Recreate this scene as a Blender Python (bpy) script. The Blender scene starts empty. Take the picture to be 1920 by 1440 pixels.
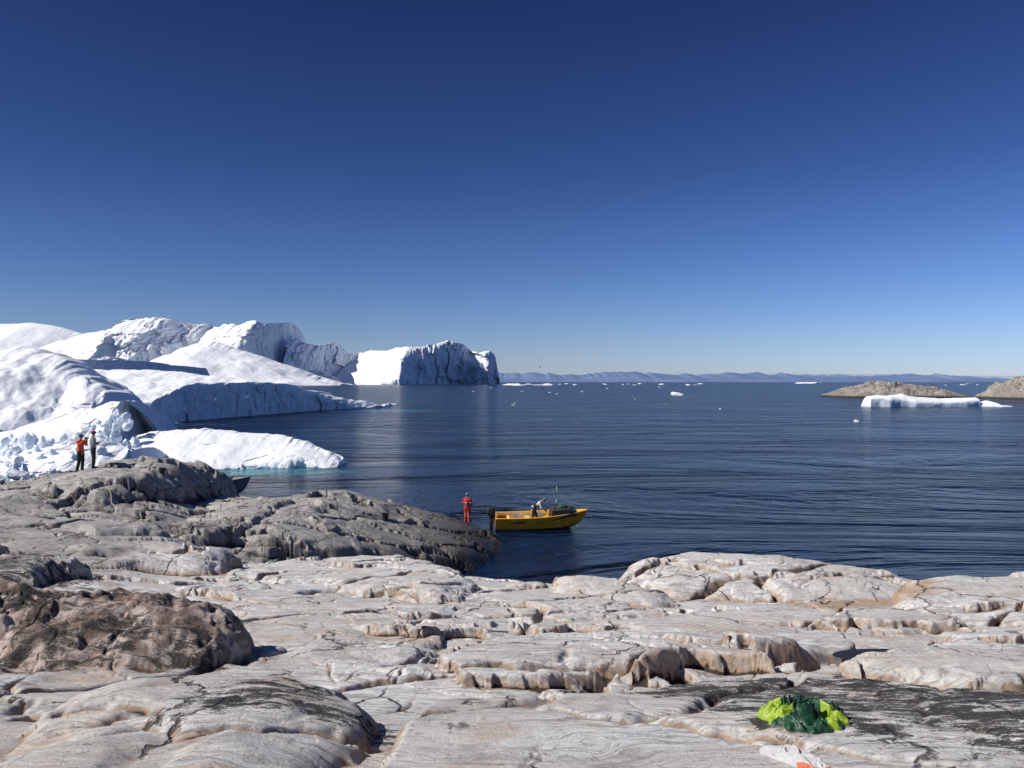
import bpy, math, random, bmesh
import numpy as np
from mathutils import Vector, Matrix, noise as mnoise
random.seed(4); np.random.seed(4)
scene=bpy.context.scene
COL=scene.collection
R=math.radians
CAMZ=9.0; FPX=1500.0; HOR=716.0

# ------------------------------------------------ placement helper: image pixel coordinates + chosen distance -> world
def W(px,py,d): return ((px-960)/FPX*d, d, CAMZ-(py-HOR)/FPX*d)

# ------------------------------------------------ numpy noise
def _h(ix,iy,seed):
    ix=ix.astype(np.int64); iy=iy.astype(np.int64)
    n=(ix*374761393+iy*668265263+seed*982451653)&0xffffffff
    n=((n^(n>>13))*1274126177)&0xffffffff
    n=((n^(n>>16))*2246822519)&0xffffffff
    n=n^(n>>15)
    return n.astype(np.float64)/4294967296.0
def perlin(x,y,seed=0):
    x=np.asarray(x,float); y=np.asarray(y,float)
    ix=np.floor(x); iy=np.floor(y); fx=x-ix; fy=y-iy
    u=fx*fx*fx*(fx*(fx*6-15)+10); v=fy*fy*fy*(fy*(fy*6-15)+10)
    def g(a,b):
        an=_h(ix+a,iy+b,seed)*2*np.pi
        return np.cos(an)*(fx-a)+np.sin(an)*(fy-b)
    a=g(0,0);b=g(1,0);c=g(0,1);d=g(1,1)
    return (a+(b-a)*u+((c+(d-c)*u)-(a+(b-a)*u))*v)*1.5
def fbm(x,y,octv=4,seed=0,gain=.5):
    s=0;a=1;f=1
    for i in range(octv):
        s=s+a*perlin(x*f+i*17.3,y*f-i*9.1,seed+i); a*=gain; f*=2.03
    return s
def voro(x,y,seed=0,jit=.9):
    x=np.asarray(x,float); y=np.asarray(y,float)
    ix=np.floor(x); iy=np.floor(y)
    f1=np.full(x.shape,9.0); f2=np.full(x.shape,9.0); idv=np.zeros(x.shape)
    for a in (-1,0,1):
        for b in (-1,0,1):
            jx=ix+a; jy=iy+b
            px=jx+.5+(_h(jx,jy,seed)-.5)*jit; py=jy+.5+(_h(jx,jy,seed+77)-.5)*jit
            d=np.hypot(px-x,py-y)
            m=d<f1
            f2=np.where(m,f1,np.minimum(f2,d)); idv=np.where(m,_h(jx,jy,seed+5),idv); f1=np.where(m,d,f1)
    return f1,f2,idv
def sm(a,b,x):
    t=np.clip((x-a)/(b-a),0,1); return t*t*(3-2*t)
def segd(x,y,ax,ay,bx_,by_):
    ex,ey=bx_-ax,by_-ay
    t=np.clip(((x-ax)*ex+(y-ay)*ey)/(ex*ex+ey*ey+1e-9),0,1)
    return np.hypot(x-ax-t*ex,y-ay-t*ey)
def polysd(x,y,poly):
    P=np.array(poly,float); n=len(P)
    d=np.full(x.shape,1e9); ins=np.zeros(x.shape,bool)
    for i in range(n):
        ax,ay=P[i]; bx,by=P[(i+1)%n]
        ey=by-ay
        d=np.minimum(d,segd(x,y,ax,ay,bx,by))
        if abs(ey)>1e-9:
            c=((ay>y)!=(by>y))&(x<(bx-ax)*(y-ay)/ey+ax); ins^=c
    return np.where(ins,d,-d)

# ------------------------------------------------ node helpers
class NT:
    def __init__(s,nt): s.nt=nt; s.n=nt.nodes; s.l=nt.links
    def node(s,t,**k):
        n=s.n.new(t)
        for a,b in k.items(): setattr(n,a,b)
        return n
    def put(s,sock,v):
        if isinstance(v,bpy.types.NodeSocket): s.l.new(v,sock)
        elif isinstance(v,(tuple,list)) and len(v)==3 and sock.type=='RGBA': sock.default_value=(*v,1)
        else: sock.default_value=v
    def mix(s,f,a,b,mode='MIX'):
        n=s.node('ShaderNodeMix',data_type='RGBA',blend_type=mode)
        s.put(n.inputs[0],f); s.put(n.inputs[6],a); s.put(n.inputs[7],b); return n.outputs[2]
    def math(s,op,a,b=0.0,c=0.0,clamp=False):
        n=s.node('ShaderNodeMath',operation=op,use_clamp=clamp)
        s.put(n.inputs[0],a); s.put(n.inputs[1],b); s.put(n.inputs[2],c); return n.outputs[0]
    def noise(s,vec,scale,detail=4,rough=.55,dist=0.0):
        n=s.node('ShaderNodeTexNoise'); s.put(n.inputs['Vector'],vec)
        n.inputs['Scale'].default_value=scale; n.inputs['Detail'].default_value=detail
        n.inputs['Roughness'].default_value=rough; n.inputs['Distortion'].default_value=dist
        return n.outputs[0]
    def ramp(s,v,a,b,lo=0.0,hi=1.0):
        n=s.node('ShaderNodeMapRange',clamp=True,interpolation_type='SMOOTHSTEP'); s.put(n.inputs[0],v)
        n.inputs[1].default_value=a;n.inputs[2].default_value=b;n.inputs[3].default_value=lo;n.inputs[4].default_value=hi
        return n.outputs[0]
    def map(s,vec,scale=(1,1,1),rot=(0,0,0),loc=(0,0,0)):
        n=s.node('ShaderNodeMapping'); s.put(n.inputs[0],vec)
        n.inputs['Scale'].default_value=scale; n.inputs['Rotation'].default_value=rot; n.inputs['Location'].default_value=loc
        return n.outputs[0]
    def bump(s,h,strength,dist,normal=None):
        n=s.node('ShaderNodeBump'); s.put(n.inputs['Height'],h)
        n.inputs['Strength'].default_value=strength; n.inputs['Distance'].default_value=dist
        if normal is not None: s.put(n.inputs['Normal'],normal)
        return n.outputs[0]
    def blob(s,pos,cx,cy,rx,ry,nz_,amt=1.2,lo=.2,hi=1.0):
        q=s.node('ShaderNodeSeparateXYZ'); s.l.new(pos,q.inputs[0])
        ddx=s.math('DIVIDE',s.math('SUBTRACT',q.outputs[0],cx),rx); ddy=s.math('DIVIDE',s.math('SUBTRACT',q.outputs[1],cy),ry)
        r2=s.math('ADD',s.math('MULTIPLY',ddx,ddx),s.math('MULTIPLY',ddy,ddy))
        r2=s.math('ADD',r2,s.math('MULTIPLY',s.math('SUBTRACT',nz_,.5),amt))
        return s.ramp(r2,lo,hi,1,0)
def newmat(name):
    m=bpy.data.materials.new(name); m.use_nodes=True
    t=NT(m.node_tree); b=m.node_tree.nodes['Principled BSDF']; return m,t,b
def simple(name,col,rough=.7,var=.25,scale=8,bump=.0,metal=0.0,bd=.01):
    m,t,b=newmat(name)
    tc=t.node('ShaderNodeTexCoord').outputs['Object']
    n=t.noise(tc,scale,5,.6)
    dk=tuple(c*(1-var) for c in col); lt=tuple(min(1,c*(1+var*.6)) for c in col)
    t.put(b.inputs['Base Color'],t.mix(t.ramp(n,.35,.65),dk,lt))
    b.inputs['Roughness'].default_value=rough; b.inputs['Metallic'].default_value=metal
    if bump>0: t.put(b.inputs['Normal'],t.bump(t.noise(tc,scale*4,4),bump,bd))
    return m

# ------------------------------------------------ object helpers
def mkobj(name,verts,faces,mat=None,smooth=True,parent=None,label=None,cat=None,kind=None,group=None):
    me=bpy.data.meshes.new(name); me.from_pydata([tuple(v) for v in verts],[],[tuple(f) for f in faces]); me.update()
    if smooth: me.polygons.foreach_set('use_smooth',[True]*len(me.polygons))
    ob=bpy.data.objects.new(name,me); COL.objects.link(ob)
    if mat: me.materials.append(mat)
    tag(ob,parent,label,cat,kind,group); return ob
def tag(ob,parent=None,label=None,cat=None,kind=None,group=None):
    if parent: ob.parent=parent
    if label: ob['label']=label
    if cat: ob['category']=cat
    if kind: ob['kind']=kind
    if group: ob['group']=group
def gridmesh(name,X,Y,Z,mat,**k):
    nr,nc=X.shape
    co=np.stack([X,Y,Z],-1).reshape(-1,3).astype(np.float32)
    i=np.arange(nr*nc).reshape(nr,nc)
    q=np.stack([i[:-1,:-1],i[:-1,1:],i[1:,1:],i[1:,:-1]],-1).reshape(-1,4)
    me=bpy.data.meshes.new(name)
    me.vertices.add(len(co)); me.vertices.foreach_set('co',co.ravel())
    me.loops.add(q.size); me.loops.foreach_set('vertex_index',q.ravel().astype(np.int32))
    me.polygons.add(len(q)); me.polygons.foreach_set('loop_start',(np.arange(len(q))*4).astype(np.int32))
    me.polygons.foreach_set('loop_total',np.full(len(q),4,np.int32))
    me.polygons.foreach_set('use_smooth',np.ones(len(q),bool))
    me.update(calc_edges=True); me.validate()
    me.materials.append(mat)
    ob=bpy.data.objects.new(name,me); COL.objects.link(ob); tag(ob,**k); return ob

# ================================================= CAMERA, LIGHT
cam=bpy.data.cameras.new('camera'); co=bpy.data.objects.new('camera',cam); COL.objects.link(co)
cam.sensor_width=36; cam.lens=36*FPX/1920; cam.clip_start=.05; cam.clip_end=200000
co.location=(0,0,CAMZ); co.rotation_euler=(R(90)-math.atan(4/1500),0,0); scene.camera=co
SUNAZ=Vector((-.97,-.20,0)).normalized(); EL=R(41)
sd=Vector((SUNAZ.x*math.cos(EL),SUNAZ.y*math.cos(EL),math.sin(EL)))
sl=bpy.data.lights.new('sun','SUN'); sl.energy=5.0; sl.angle=R(.5); sl.color=(1,.975,.93)
so=bpy.data.objects.new('sun',sl); COL.objects.link(so); so.rotation_euler=(-sd).to_track_quat('-Z','Y').to_euler()
w=bpy.data.worlds.new('World'); scene.world=w; w.use_nodes=True
t=NT(w.node_tree); bg=w.node_tree.nodes['Background']
sky=t.node('ShaderNodeTexSky',sky_type='NISHITA'); sky.sun_disc=False; sky.sun_elevation=EL
sky.sun_rotation=math.atan2(SUNAZ.x,SUNAZ.y); sky.altitude=300; sky.air_density=1.0; sky.dust_density=.25; sky.ozone_density=3.0
gm=t.node('ShaderNodeGamma'); gm.inputs[1].default_value=1.15
t.l.new(sky.outputs[0],gm.inputs[0])
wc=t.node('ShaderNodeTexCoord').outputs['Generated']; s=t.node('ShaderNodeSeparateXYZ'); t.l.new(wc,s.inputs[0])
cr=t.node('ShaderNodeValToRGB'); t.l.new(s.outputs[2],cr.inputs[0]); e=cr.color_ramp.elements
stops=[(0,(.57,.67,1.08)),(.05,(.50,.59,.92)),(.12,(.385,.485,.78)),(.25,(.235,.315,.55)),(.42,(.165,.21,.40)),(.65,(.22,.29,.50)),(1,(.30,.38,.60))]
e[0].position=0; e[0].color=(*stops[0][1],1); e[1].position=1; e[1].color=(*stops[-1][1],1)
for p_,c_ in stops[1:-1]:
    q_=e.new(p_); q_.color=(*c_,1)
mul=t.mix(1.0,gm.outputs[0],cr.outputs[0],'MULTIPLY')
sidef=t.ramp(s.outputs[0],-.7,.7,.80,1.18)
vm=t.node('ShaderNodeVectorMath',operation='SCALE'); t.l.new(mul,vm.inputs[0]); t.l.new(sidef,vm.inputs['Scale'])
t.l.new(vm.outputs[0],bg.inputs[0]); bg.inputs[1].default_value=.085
scene.view_settings.view_transform='Standard'; scene.view_settings.look='None'; scene.view_settings.exposure=0

# ================================================= TERRAIN
base_pts=[(0,1490,4.0),(960,1500,4.1),(1920,1500,4.1),(100,1305,6.4),(500,1305,6.8),(800,1308,7.0),(1300,1305,7.4),(1800,1300,7.4),
 (0,1230,9),(350,1225,9),(600,1215,9.5),(900,1222,9.5),(1300,1225,9.5),(1700,1225,9.5),(100,1115,13),(500,1130,14),(900,1138,14.5),(1200,1145,14.5),
 (1600,1150,14.5),(1900,1170,13),(0,1050,18),(300,1080,18),(600,1078,20),(850,1085,21),(1050,1098,21),(1300,1115,19),(1600,1122,18),(2000,1125,18),
 (0,1000,25),(300,1020,27),(500,1062,29),(650,1060,29),(800,1068,31),(100,945,31),(300,945,34),(160,900,37),(1050,1096,26),(1400,1110,24),(1900,1130,22)]
bx=[];bz=[]
for p in base_pts:
    x,y,z=W(*p); bx.append((x,y)); bz.append(z)
for x,y,z in [(-8,-5,7.0),(8,-5,7.0),(0,-6,7.1),(0,1,7.2),(-6,1,7.1),(6,1,7.1),(-12,5,6.7),(12,5,6.6),(20,10,6.0),(-20,12,6.3),(25,20,4.5),(-28,28,4.5),(-30,40,3.5),(-20,45,3.2),(-12,42,1.6),(-6,44,.8),(-8.6,38,1.8),(-10,34,2.2),(-5,38,1.0),(-13,38,2.5)]:
    bx.append((x,y)); bz.append(z)
bx=np.array(bx); bz=np.array(bz)
def tps(r2): return .5*r2*np.log(r2+1e-9)
n=len(bx); D2=((bx[:,None]-bx[None])**2).sum(-1)
A=np.zeros((n+3,n+3)); A[:n,:n]=tps(D2)+np.eye(n)*.05; A[:n,n]=1; A[:n,n+1:]=bx; A[n,:n]=1; A[n+1:,:n]=bx.T
wt=np.linalg.solve(A,np.concatenate([bz,[0,0,0]]))
def basef(x,y):
    o=wt[n]+wt[n+1]*x+wt[n+2]*y
    for i in range(n): o=o+wt[i]*tps((x-bx[i,0])**2+(y-bx[i,1])**2)
    return o
def pp(pts,a,b=0.0,c=0.0):
    o=[]
    for px,py in pts:
        tx=(px-960)/FPX; v=(py-HOR)/FPX; d=(CAMZ-a)/(v+b*tx+c); o.append((tx*d,d))
    return o
coast=[(-70,44),(-45,42),(-28,46),(-22,47),(-18,52),(-16.5,51),(-14.4,48),(-10,49),(-3.6,50),(-.4,47.5),(.5,44),(-.6,40),(-1.5,38),(0,34),(2.5,30.5),(4.2,28.5),(9.7,27),(14.5,25.5),(22,24),(40,18),(60,-30),(-70,-30)]
SL=[]
def slab(poly,top,r,drop,warp=.25,dome=0.0,br=1.0): SL.append((poly,top,r,drop,warp,dome,br))
slab(pp([(560,1700),(610,1560),(655,1440),(712,1372),(812,1306),(1000,1292),(1160,1286),(1300,1272),(1450,1270),(1700,1282),(1920,1292),(2400,1310),(2600,1700)],7.6,0,-.15),lambda x,y:7.6-.15*y,.14,.45,.09,.02)
slab(pp([(-400,1700),(-300,1500),(-50,1420),(20,1345),(90,1300),(250,1276),(420,1268),(600,1272),(690,1292),(728,1335),(712,1375),(660,1420),(610,1500),(550,1700)],7.58,0,-.155),lambda x,y:7.58-.155*y,.30,.42,.12,.16,1.2)
slab([(-8.8,7.7),(-6.5,7.5),(-5,7.4),(-3.9,7.5),(-2.95,7.9),(-2.55,8.5),(-3.0,9.5),(-4.2,10.2),(-6,10.5),(-8.8,10.5)],lambda x,y:6.62-.05*np.abs(y-9)+.02*(x+5),1.7,.85,.4,.0,.3)
slab(pp([(470,1262),(640,1285),(800,1288),(845,1230),(830,1180),(760,1150),(620,1130),(560,1105),(480,1085),(350,1095),(290,1110),(420,1150),(480,1230)],7.18,0,-.136),lambda x,y:7.20-.136*y,.25,.22,.2)
slab(pp([(370,1082),(460,1060),(620,1044),(760,1040),(850,1060),(905,1088),(880,1110),(760,1112),(560,1092)],7.27,0,-.148),lambda x,y:7.32-.148*y,.6,.5,.3)
slab(pp([(850,1266),(1000,1258),(1150,1245),(1290,1222),(1440,1232),(1450,1215),(1570,1205),(1600,1185),(1500,1162),(1300,1150),(1200,1165),(1000,1178),(880,1190),(835,1220)],7.42,0,-.15),lambda x,y:7.39-.15*y,.12,.30,.2,.03)
slab(pp([(1530,1240),(1640,1262),(1800,1285),(2100,1300),(2300,1200),(1900,1168),(1760,1178),(1745,1205),(1600,1232)],7.4,0,-.15),lambda x,y:7.40-.15*y,.25,.30,.15,.04)
slab(pp([(1080,1168),(1300,1142),(1420,1128),(1560,1122),(1700,1140),(1800,1155),(1820,1172),(1700,1180),(1500,1168),(1300,1172)],7.1,0,-.15),lambda x,y:7.14-.15*y,.2,.25,.25)
slab(pp([(560,1128),(760,1122),(1000,1090),(1100,1110),(1240,1140),(1060,1172),(880,1170),(780,1150)],7.2,0,-.155),lambda x,y:7.21-.155*y,.3,.25,.25)
slab([(2.3,18.6),(3.3,17.3),(6,17),(8.5,17.2),(9.9,17.7),(10.2,18.5),(9.5,20.3),(7,21.6),(4.5,21.6),(3,20.3)],lambda x,y:4.60-.035*(x-5),1.5,.55,.2,.05,.6)
slab([(6.5,12.8),(8,12.2),(12,12),(14,13),(14,16),(10,16),(7.5,15.5),(6.7,14.3)],lambda x,y:5.14+.01*x,.5,.36,.2,.04,.6)
slab([(.7,17),(1.5,15.7),(2.8,15.4),(3.5,16),(3.2,17.2),(2,18.2),(1,18.2)],lambda x,y:4.76+0*x,.9,.36,.2,0,.6)
def g1(x,y): return np.minimum(3.02,3.02-.32*(x+9.6))-.02*(y-38)
slab([(-16,29.5),(-13.5,28.6),(-11.4,29.4),(-10.2,32),(-10.2,40),(-15,41.5),(-17.5,38),(-17.5,34)],lambda x,y:3.30-.01*(y-30),.8,2.0,.3,.1,.5)
slab([(-12.2,31.5),(-9.5,30.8),(-7.6,31.4),(-5.4,32.8),(-4.9,38),(-5,48.5),(-11,47.5),(-14,42),(-12.6,37)],lambda x,y:g1(x,y)-.12,.9,2.4,.3,.1,.5)
slab([(-7.6,33.4),(-4.6,34.2),(-2.6,36.5),(-1.0,38.5),(.6,42.5),(1.0,44.5),(-.1,47.5),(-3.6,50),(-8,48.5),(-8.6,40)],lambda x,y:g1(x,y)-.05+.16*sm(-4,0,x)*2,2.0,2.2,.3,.0,.5)
slab([(-11.6,29.4),(-10.4,28.6),(-9,29.2),(-8.7,31.3),(-11,31.6)],lambda x,y:2.6+0*x,.6,.8,.3,0,.5)
def g2(x,y): return 5.25-.05*(x+17.8)**2-.025*(y-37.5)**2
slab([(-20,31),(-15.9,31),(-14.6,35),(-14.4,40),(-15.0,45),(-17,50),(-20,51),(-23,46),(-26,42),(-27,38),(-26,31)],g2,1.7,2.4,.35,.05,.5)
slab([(-22,20),(-14,20.3),(-10.8,21.5),(-10.2,24),(-12.5,26.5),(-22,27)],lambda x,y:4.75-.03*(y-22),.9,.8,.35,.05,.5)
slab([(-12,12.3),(-8.7,12.5),(-7.7,13.5),(-8.3,15.6),(-12,16.3)],lambda x,y:5.80+0*x,.6,.7,.3,0,.6)
slab([(-12,17.2),(-9,17),(-6.8,18),(-6.6,19.8),(-9,20.8),(-13,20.5)],lambda x,y:5.0-.03*(x+9),.7,.6,.3,0,.5)
pools=[(W(1660,1212,9.2),(.50,.20),5.90)]
def HF(x,y,full=False):
    n1=fbm(x*.55,y*.55,3,11); n2=fbm(x*.55+40,y*.55+13,3,12); n3=fbm(x*2.3,y*2.3,3,13)
    b=basef(x,y)+.06*fbm(x*.3,y*.3,2,3)
    cs=polysd(x+n1*.5,y+n2*.5,coast)
    u=np.clip(cs/6.0,0,1); c=1-(1-u)**2.2
    h=-2.2+(b+2.2)*c+np.minimum(cs,0)*.4
    grey=np.clip(sm(27,31,y-.35*(x+4)+n1*1.0)*sm(2,-1,x)+sm(-7.5,-9.5,x+n2*.6)*sm(11,13,y)*.9,0,1)
    def joint(sx,sy,seed,wd,ang=.5,wp=.25):
        ca,sa=math.cos(ang),math.sin(ang)
        X=(x*ca+y*sa)*sx+n1*wp*sx*1.2+n3*.03; Y=(-x*sa+y*ca)*sy+n2*wp*sy*1.2+n3*.03
        f1,f2,i=voro(X,Y,seed); e=f2-f1
        return np.exp(-(e/wd)**2), i, e
    j1,i1,e1=joint(.20,.40,31,.028,.35)
    j2,i2,e2=joint(.55,1.0,32,.030,.15)
    j3,i3,e3=joint(3.0,4.5,33,.08,-.3)
    j4,i4,e4=joint(1.3,2.2,34,.04,.6)
    near=1-sm(5.8,6.6,y)
    brk=((i3-.5)*.16+(i4-.5)*.26)*(1-near*.70)
    for poly,top,r,drop,wp,dome,br in SL:
        P=np.array(poly); m=(x>P[:,0].min()-2)&(x<P[:,0].max()+2)&(y>P[:,1].min()-2)&(y<P[:,1].max()+2)
        if not m.any(): continue
        xx=x[m]; yy=y[m]
        s=polysd(xx+wp*(n1[m]*.9+n3[m]*.2),yy+wp*(n2[m]*.9+n3[m]*.2),poly)+brk[m]*.6*br
        f=np.clip(s/r,0,1); pr=np.sqrt(np.clip(1-(1-f)**2,0,1))
        hs=top(xx,yy)+dome*sm(0,max(r*2.5,.8),s)-drop*(1-pr)+np.minimum(s,0)*3.0
        a=h[m]; k=.02
        d=np.clip(.5+.5*(hs-a)/k,0,1); h[m]=a+(hs-a)*d+k*d*(1-d)
    def ledge(per,sl_,sd_,w1):
        q=(y*.95+x*sl_+1.4*n1+.12*n3+brk*.8)/per
        fr=q-np.floor(q); return (1-fr)*sm(0,w1,fr)-.5, sm(.0,.40,fbm(x*.4+9+sd_,y*.4,2,21+sd_))
    s_a,m_a=ledge(2.4,.2,0,.035); s_b,m_b=ledge(.75,-.12,5,.05); s_c,m_c=ledge(4.2,.35,11,.03)
    lg=sm(6.3,7.5,y)*sm(0,2,cs)
    h=h+(.15*m_a*s_a*(1-.5*grey)+.02*m_b*s_b*(1-grey)+.40*grey*m_c*s_c)*lg
    amp=sm(0,2.5,cs+1.5)
    steepn=sm(-.05,.4,fbm(x*.5,y*.5,2,41))
    h=h-amp*(j1*(.19+.16*grey)+j2*(.05+.08*grey)*(.0+1.0*steepn)+j4*.025*(1-grey)*sm(.2,.6,fbm(x*.7,y*.7,2,43))+j3*.010*steepn*(1-grey))*(1-.6*near)
    h=h+grey*amp*(.12*np.clip(e1,0,.5)**.5-.07)
    h=h+amp*((i1-.5)*(.11+.12*grey)+(i2-.5)*(.02+.03*grey)+(i4-.5)*.012*(1-grey))*(1-near)
    bm=sm(-.3,.5,polysd(x,y,SL[2][0]))
    rf=1-np.abs(fbm(x*1.1,y*1.1,4,51,.5)); fb1,fb2,fbi=voro(x*1.3+n3*.35,y*1.5+n1*.5,55)
    h=h+bm*(.15*(rf-.75)+.05*(fbi-.5)+.035*fbm(x*3,y*3,4,52,.55)-.05*np.exp(-((fb2-fb1)/.05)**2))
    h=h+amp*(.028*fbm(x*.6,y*.9,2,61)+.0035*fbm(x*4,y*5,4,62,.6))
    # deep crevice between two big slabs
    dcr=np.minimum(segd(x+n3*.10,y+n1*.12,2.75,8.75,3.97,9.25),segd(x+n3*.10,y+n1*.12,3.97,9.25,5.1,9.5))
    h=h-.26*np.exp(-(dcr/.13)**2)
    dc2=np.minimum(segd(x+n1*.2,y+n3*.07,-1.2,8.2,.2,10.5),segd(x+n1*.2,y+n3*.07,.2,10.5,.6,14.5))
    h=h-.13*np.exp(-(dc2/.09)**2)
    for (px_,py_,pz_),(ra,rb),lev in pools:
        rr=np.hypot((x-px_)/ra,(y-py_)/rb)*(1+.35*n3)
        k=np.exp(-np.clip(rr,0,5)**3*.4); h=h*(1-k)+np.minimum(h,lev-.08)*k
    if not full: return h
    sp=fbm(x*1.2,y*1.2,5,71,.6)
    s1=(sm(4.5,5.8,y+.14*(x-1)+sp*.55)*.55*sm(-.7,1.2,x+sp*.6)+.68*sm(.1,2.3,x+sp*.7))*(1-sm(6.3,6.7,y))
    lich=np.clip(s1,0,.98)
    lich=np.maximum(lich,sm(.1,.95,np.exp(-((x+1.5)/.95)**2-((y-5.4)/1.1)**2)+sp*.3)*.98)
    lich=np.maximum(lich,sm(-.35,.25,polysd(x,y,SL[2][0])+sp*.3)*np.clip(.80+.35*sp+.15*sm(8.2,9.2,y),0,1.05))
    lich=np.maximum(lich,sm(-.4,.3,polysd(x,y,[(-12,11.8),(-7.4,12.4),(-7.4,15),(-12,15.5)])+sp*.3)*.9)
    lich=np.maximum(lich,.52*sm(.0,.7,sp))
    return h,grey,lich,cs,bm
NT_,ND_=1350,1100
tt=np.linspace(-1.0,1.0,NT_); tt=tt*(.72+.28*np.abs(tt)**2)*1.05
dd=np.exp(np.linspace(math.log(3.6),math.log(64),ND_))
T,Dm=np.meshgrid(tt,dd)
X=T*Dm*1.0; Y=Dm-2.4
Z,grey,lich,cs,bm=HF(X,Y,True)
def boxb(a,r):
    for ax in (0,1):
        p=np.pad(a,[(r,r) if i==ax else (0,0) for i in (0,1)],mode='edge')
        c=np.cumsum(p,axis=ax); c=np.insert(c,0,0,axis=ax)
        s0=[slice(None)]*2; s1=[slice(None)]*2
        s0[ax]=slice(2*r+1,None); s1[ax]=slice(0,-(2*r+1))
        a=(c[tuple(s0)]-c[tuple(s1)])/(2*r+1)
    return a
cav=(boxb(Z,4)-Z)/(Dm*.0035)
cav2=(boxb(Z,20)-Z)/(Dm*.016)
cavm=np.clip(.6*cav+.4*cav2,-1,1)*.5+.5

rock,t,b=newmat('glacier_polished_gneiss')
pos=t.node('ShaderNodeTexCoord').outputs['Object']
at=t.node('ShaderNodeAttribute',attribute_name='mask'); sp=t.node('ShaderNodeSeparateColor'); t.l.new(at.outputs['Color'],sp.inputs[0])
Lm,Gm,Cm=sp.outputs[0],sp.outputs[1],sp.outputs[2]
geo=t.node('ShaderNodeNewGeometry'); sx=t.node('ShaderNodeSeparateXYZ'); t.l.new(geo.outputs['Normal'],sx.inputs[0]); nz=sx.outputs[2]
sz=t.node('ShaderNodeSeparateXYZ'); t.l.new(pos,sz.inputs[0]); pz=sz.outputs[2]
na=t.noise(pos,.45,7,.6,.5); nb=t.noise(pos,2.6,8,.65,.3); nc=t.noise(pos,15,9,.75); nd=t.noise(pos,60,6,.75)
pale=t.mix(t.ramp(na,.38,.62),(.66,.615,.56),(.84,.82,.79))
ns=t.noise(t.map(pos,(1,1.6,1),(0,0,R(20))),.8,8,.70,1.0)
pale=t.mix(t.ramp(ns,.52,.62,0,.55),pale,(.60,.44,.32))
pale=t.mix(t.ramp(ns,.47,.38,0,.5),pale,(.58,.55,.53))
pale=t.mix(t.ramp(nb,.52,.64,0,.55),pale,(.42,.39,.365))
pale=t.mix(t.ramp(nc,.53,.64,0,.60),pale,(.27,.25,.235))
pale=t.mix(t.ramp(nd,.56,.66,0,.5),pale,(.20,.19,.18))
ochre=t.blob(pos,6.6,14.9,1.7,1.3,nb,1.6)
pale=t.mix(t.math('MULTIPLY',ochre,.75),pale,(.50,.31,.16))
gr=t.mix(t.ramp(na,.35,.65),(.34,.32,.295),(.56,.525,.48))
gr=t.mix(t.ramp(nb,.50,.64,0,.6),gr,(.20,.185,.175))
gr=t.mix(t.ramp(nc,.50,.64,0,.5),gr,(.58,.545,.50))
gr=t.mix(t.ramp(t.noise(t.map(pos,(1,3,1),(0,0,R(30))),1.3,7,.7,.5),.53,.64,0,.55),gr,(.14,.125,.115))
# the low tip by the water is darker rock
tip=t.ramp(pz,1.0,2.8,.65,0)
gr=t.mix(t.math('MULTIPLY',tip,Gm),gr,(.085,.075,.068))
col=t.mix(t.ramp(t.math('ADD',Gm,t.math('MULTIPLY',t.math('SUBTRACT',nb,.5),1.2)),.25,.75),pale,gr)
wd=t.node('ShaderNodeVectorMath',operation='MULTIPLY_ADD'); nv0=t.node('ShaderNodeTexNoise'); t.put(nv0.inputs['Vector'],pos); nv0.inputs['Scale'].default_value=.55; nv0.inputs['Detail'].default_value=4
t.l.new(nv0.outputs['Color'],wd.inputs[0]); wd.inputs[1].default_value=(1.5,1.5,0); t.l.new(pos,wd.inputs[2])
fo=t.noise(t.map(wd.outputs[0],(1.3,17,3),(0,0,R(-20))),1,7,.65,.2)
fo2=t.noise(t.map(wd.outputs[0],(1.0,50,3),(0,0,R(-20))),1,4,.6)
folm=t.ramp(na,.36,.56,.3,1)
bandm=t.math('MULTIPLY',t.ramp(fo,.50,.60,0,.75),folm)
col=t.mix(bandm,col,t.mix(1.0,col,(.60,.56,.53),'MULTIPLY'))
col=t.mix(t.math('MULTIPLY',t.ramp(fo2,.51,.60,0,.7),folm),col,t.mix(1.0,col,(.45,.43,.41),'MULTIPLY'))
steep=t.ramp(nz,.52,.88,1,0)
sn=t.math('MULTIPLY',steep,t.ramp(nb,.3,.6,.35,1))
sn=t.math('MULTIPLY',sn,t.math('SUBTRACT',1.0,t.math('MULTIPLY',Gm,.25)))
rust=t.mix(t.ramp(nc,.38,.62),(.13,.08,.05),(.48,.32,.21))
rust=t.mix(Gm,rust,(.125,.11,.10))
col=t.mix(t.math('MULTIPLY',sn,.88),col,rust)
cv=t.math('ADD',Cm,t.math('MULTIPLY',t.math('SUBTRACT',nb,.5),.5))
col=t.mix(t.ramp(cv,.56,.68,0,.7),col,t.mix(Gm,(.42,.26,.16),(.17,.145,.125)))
col=t.mix(t.ramp(cv,.72,.90,0,.93),col,(.03,.024,.02))
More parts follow.
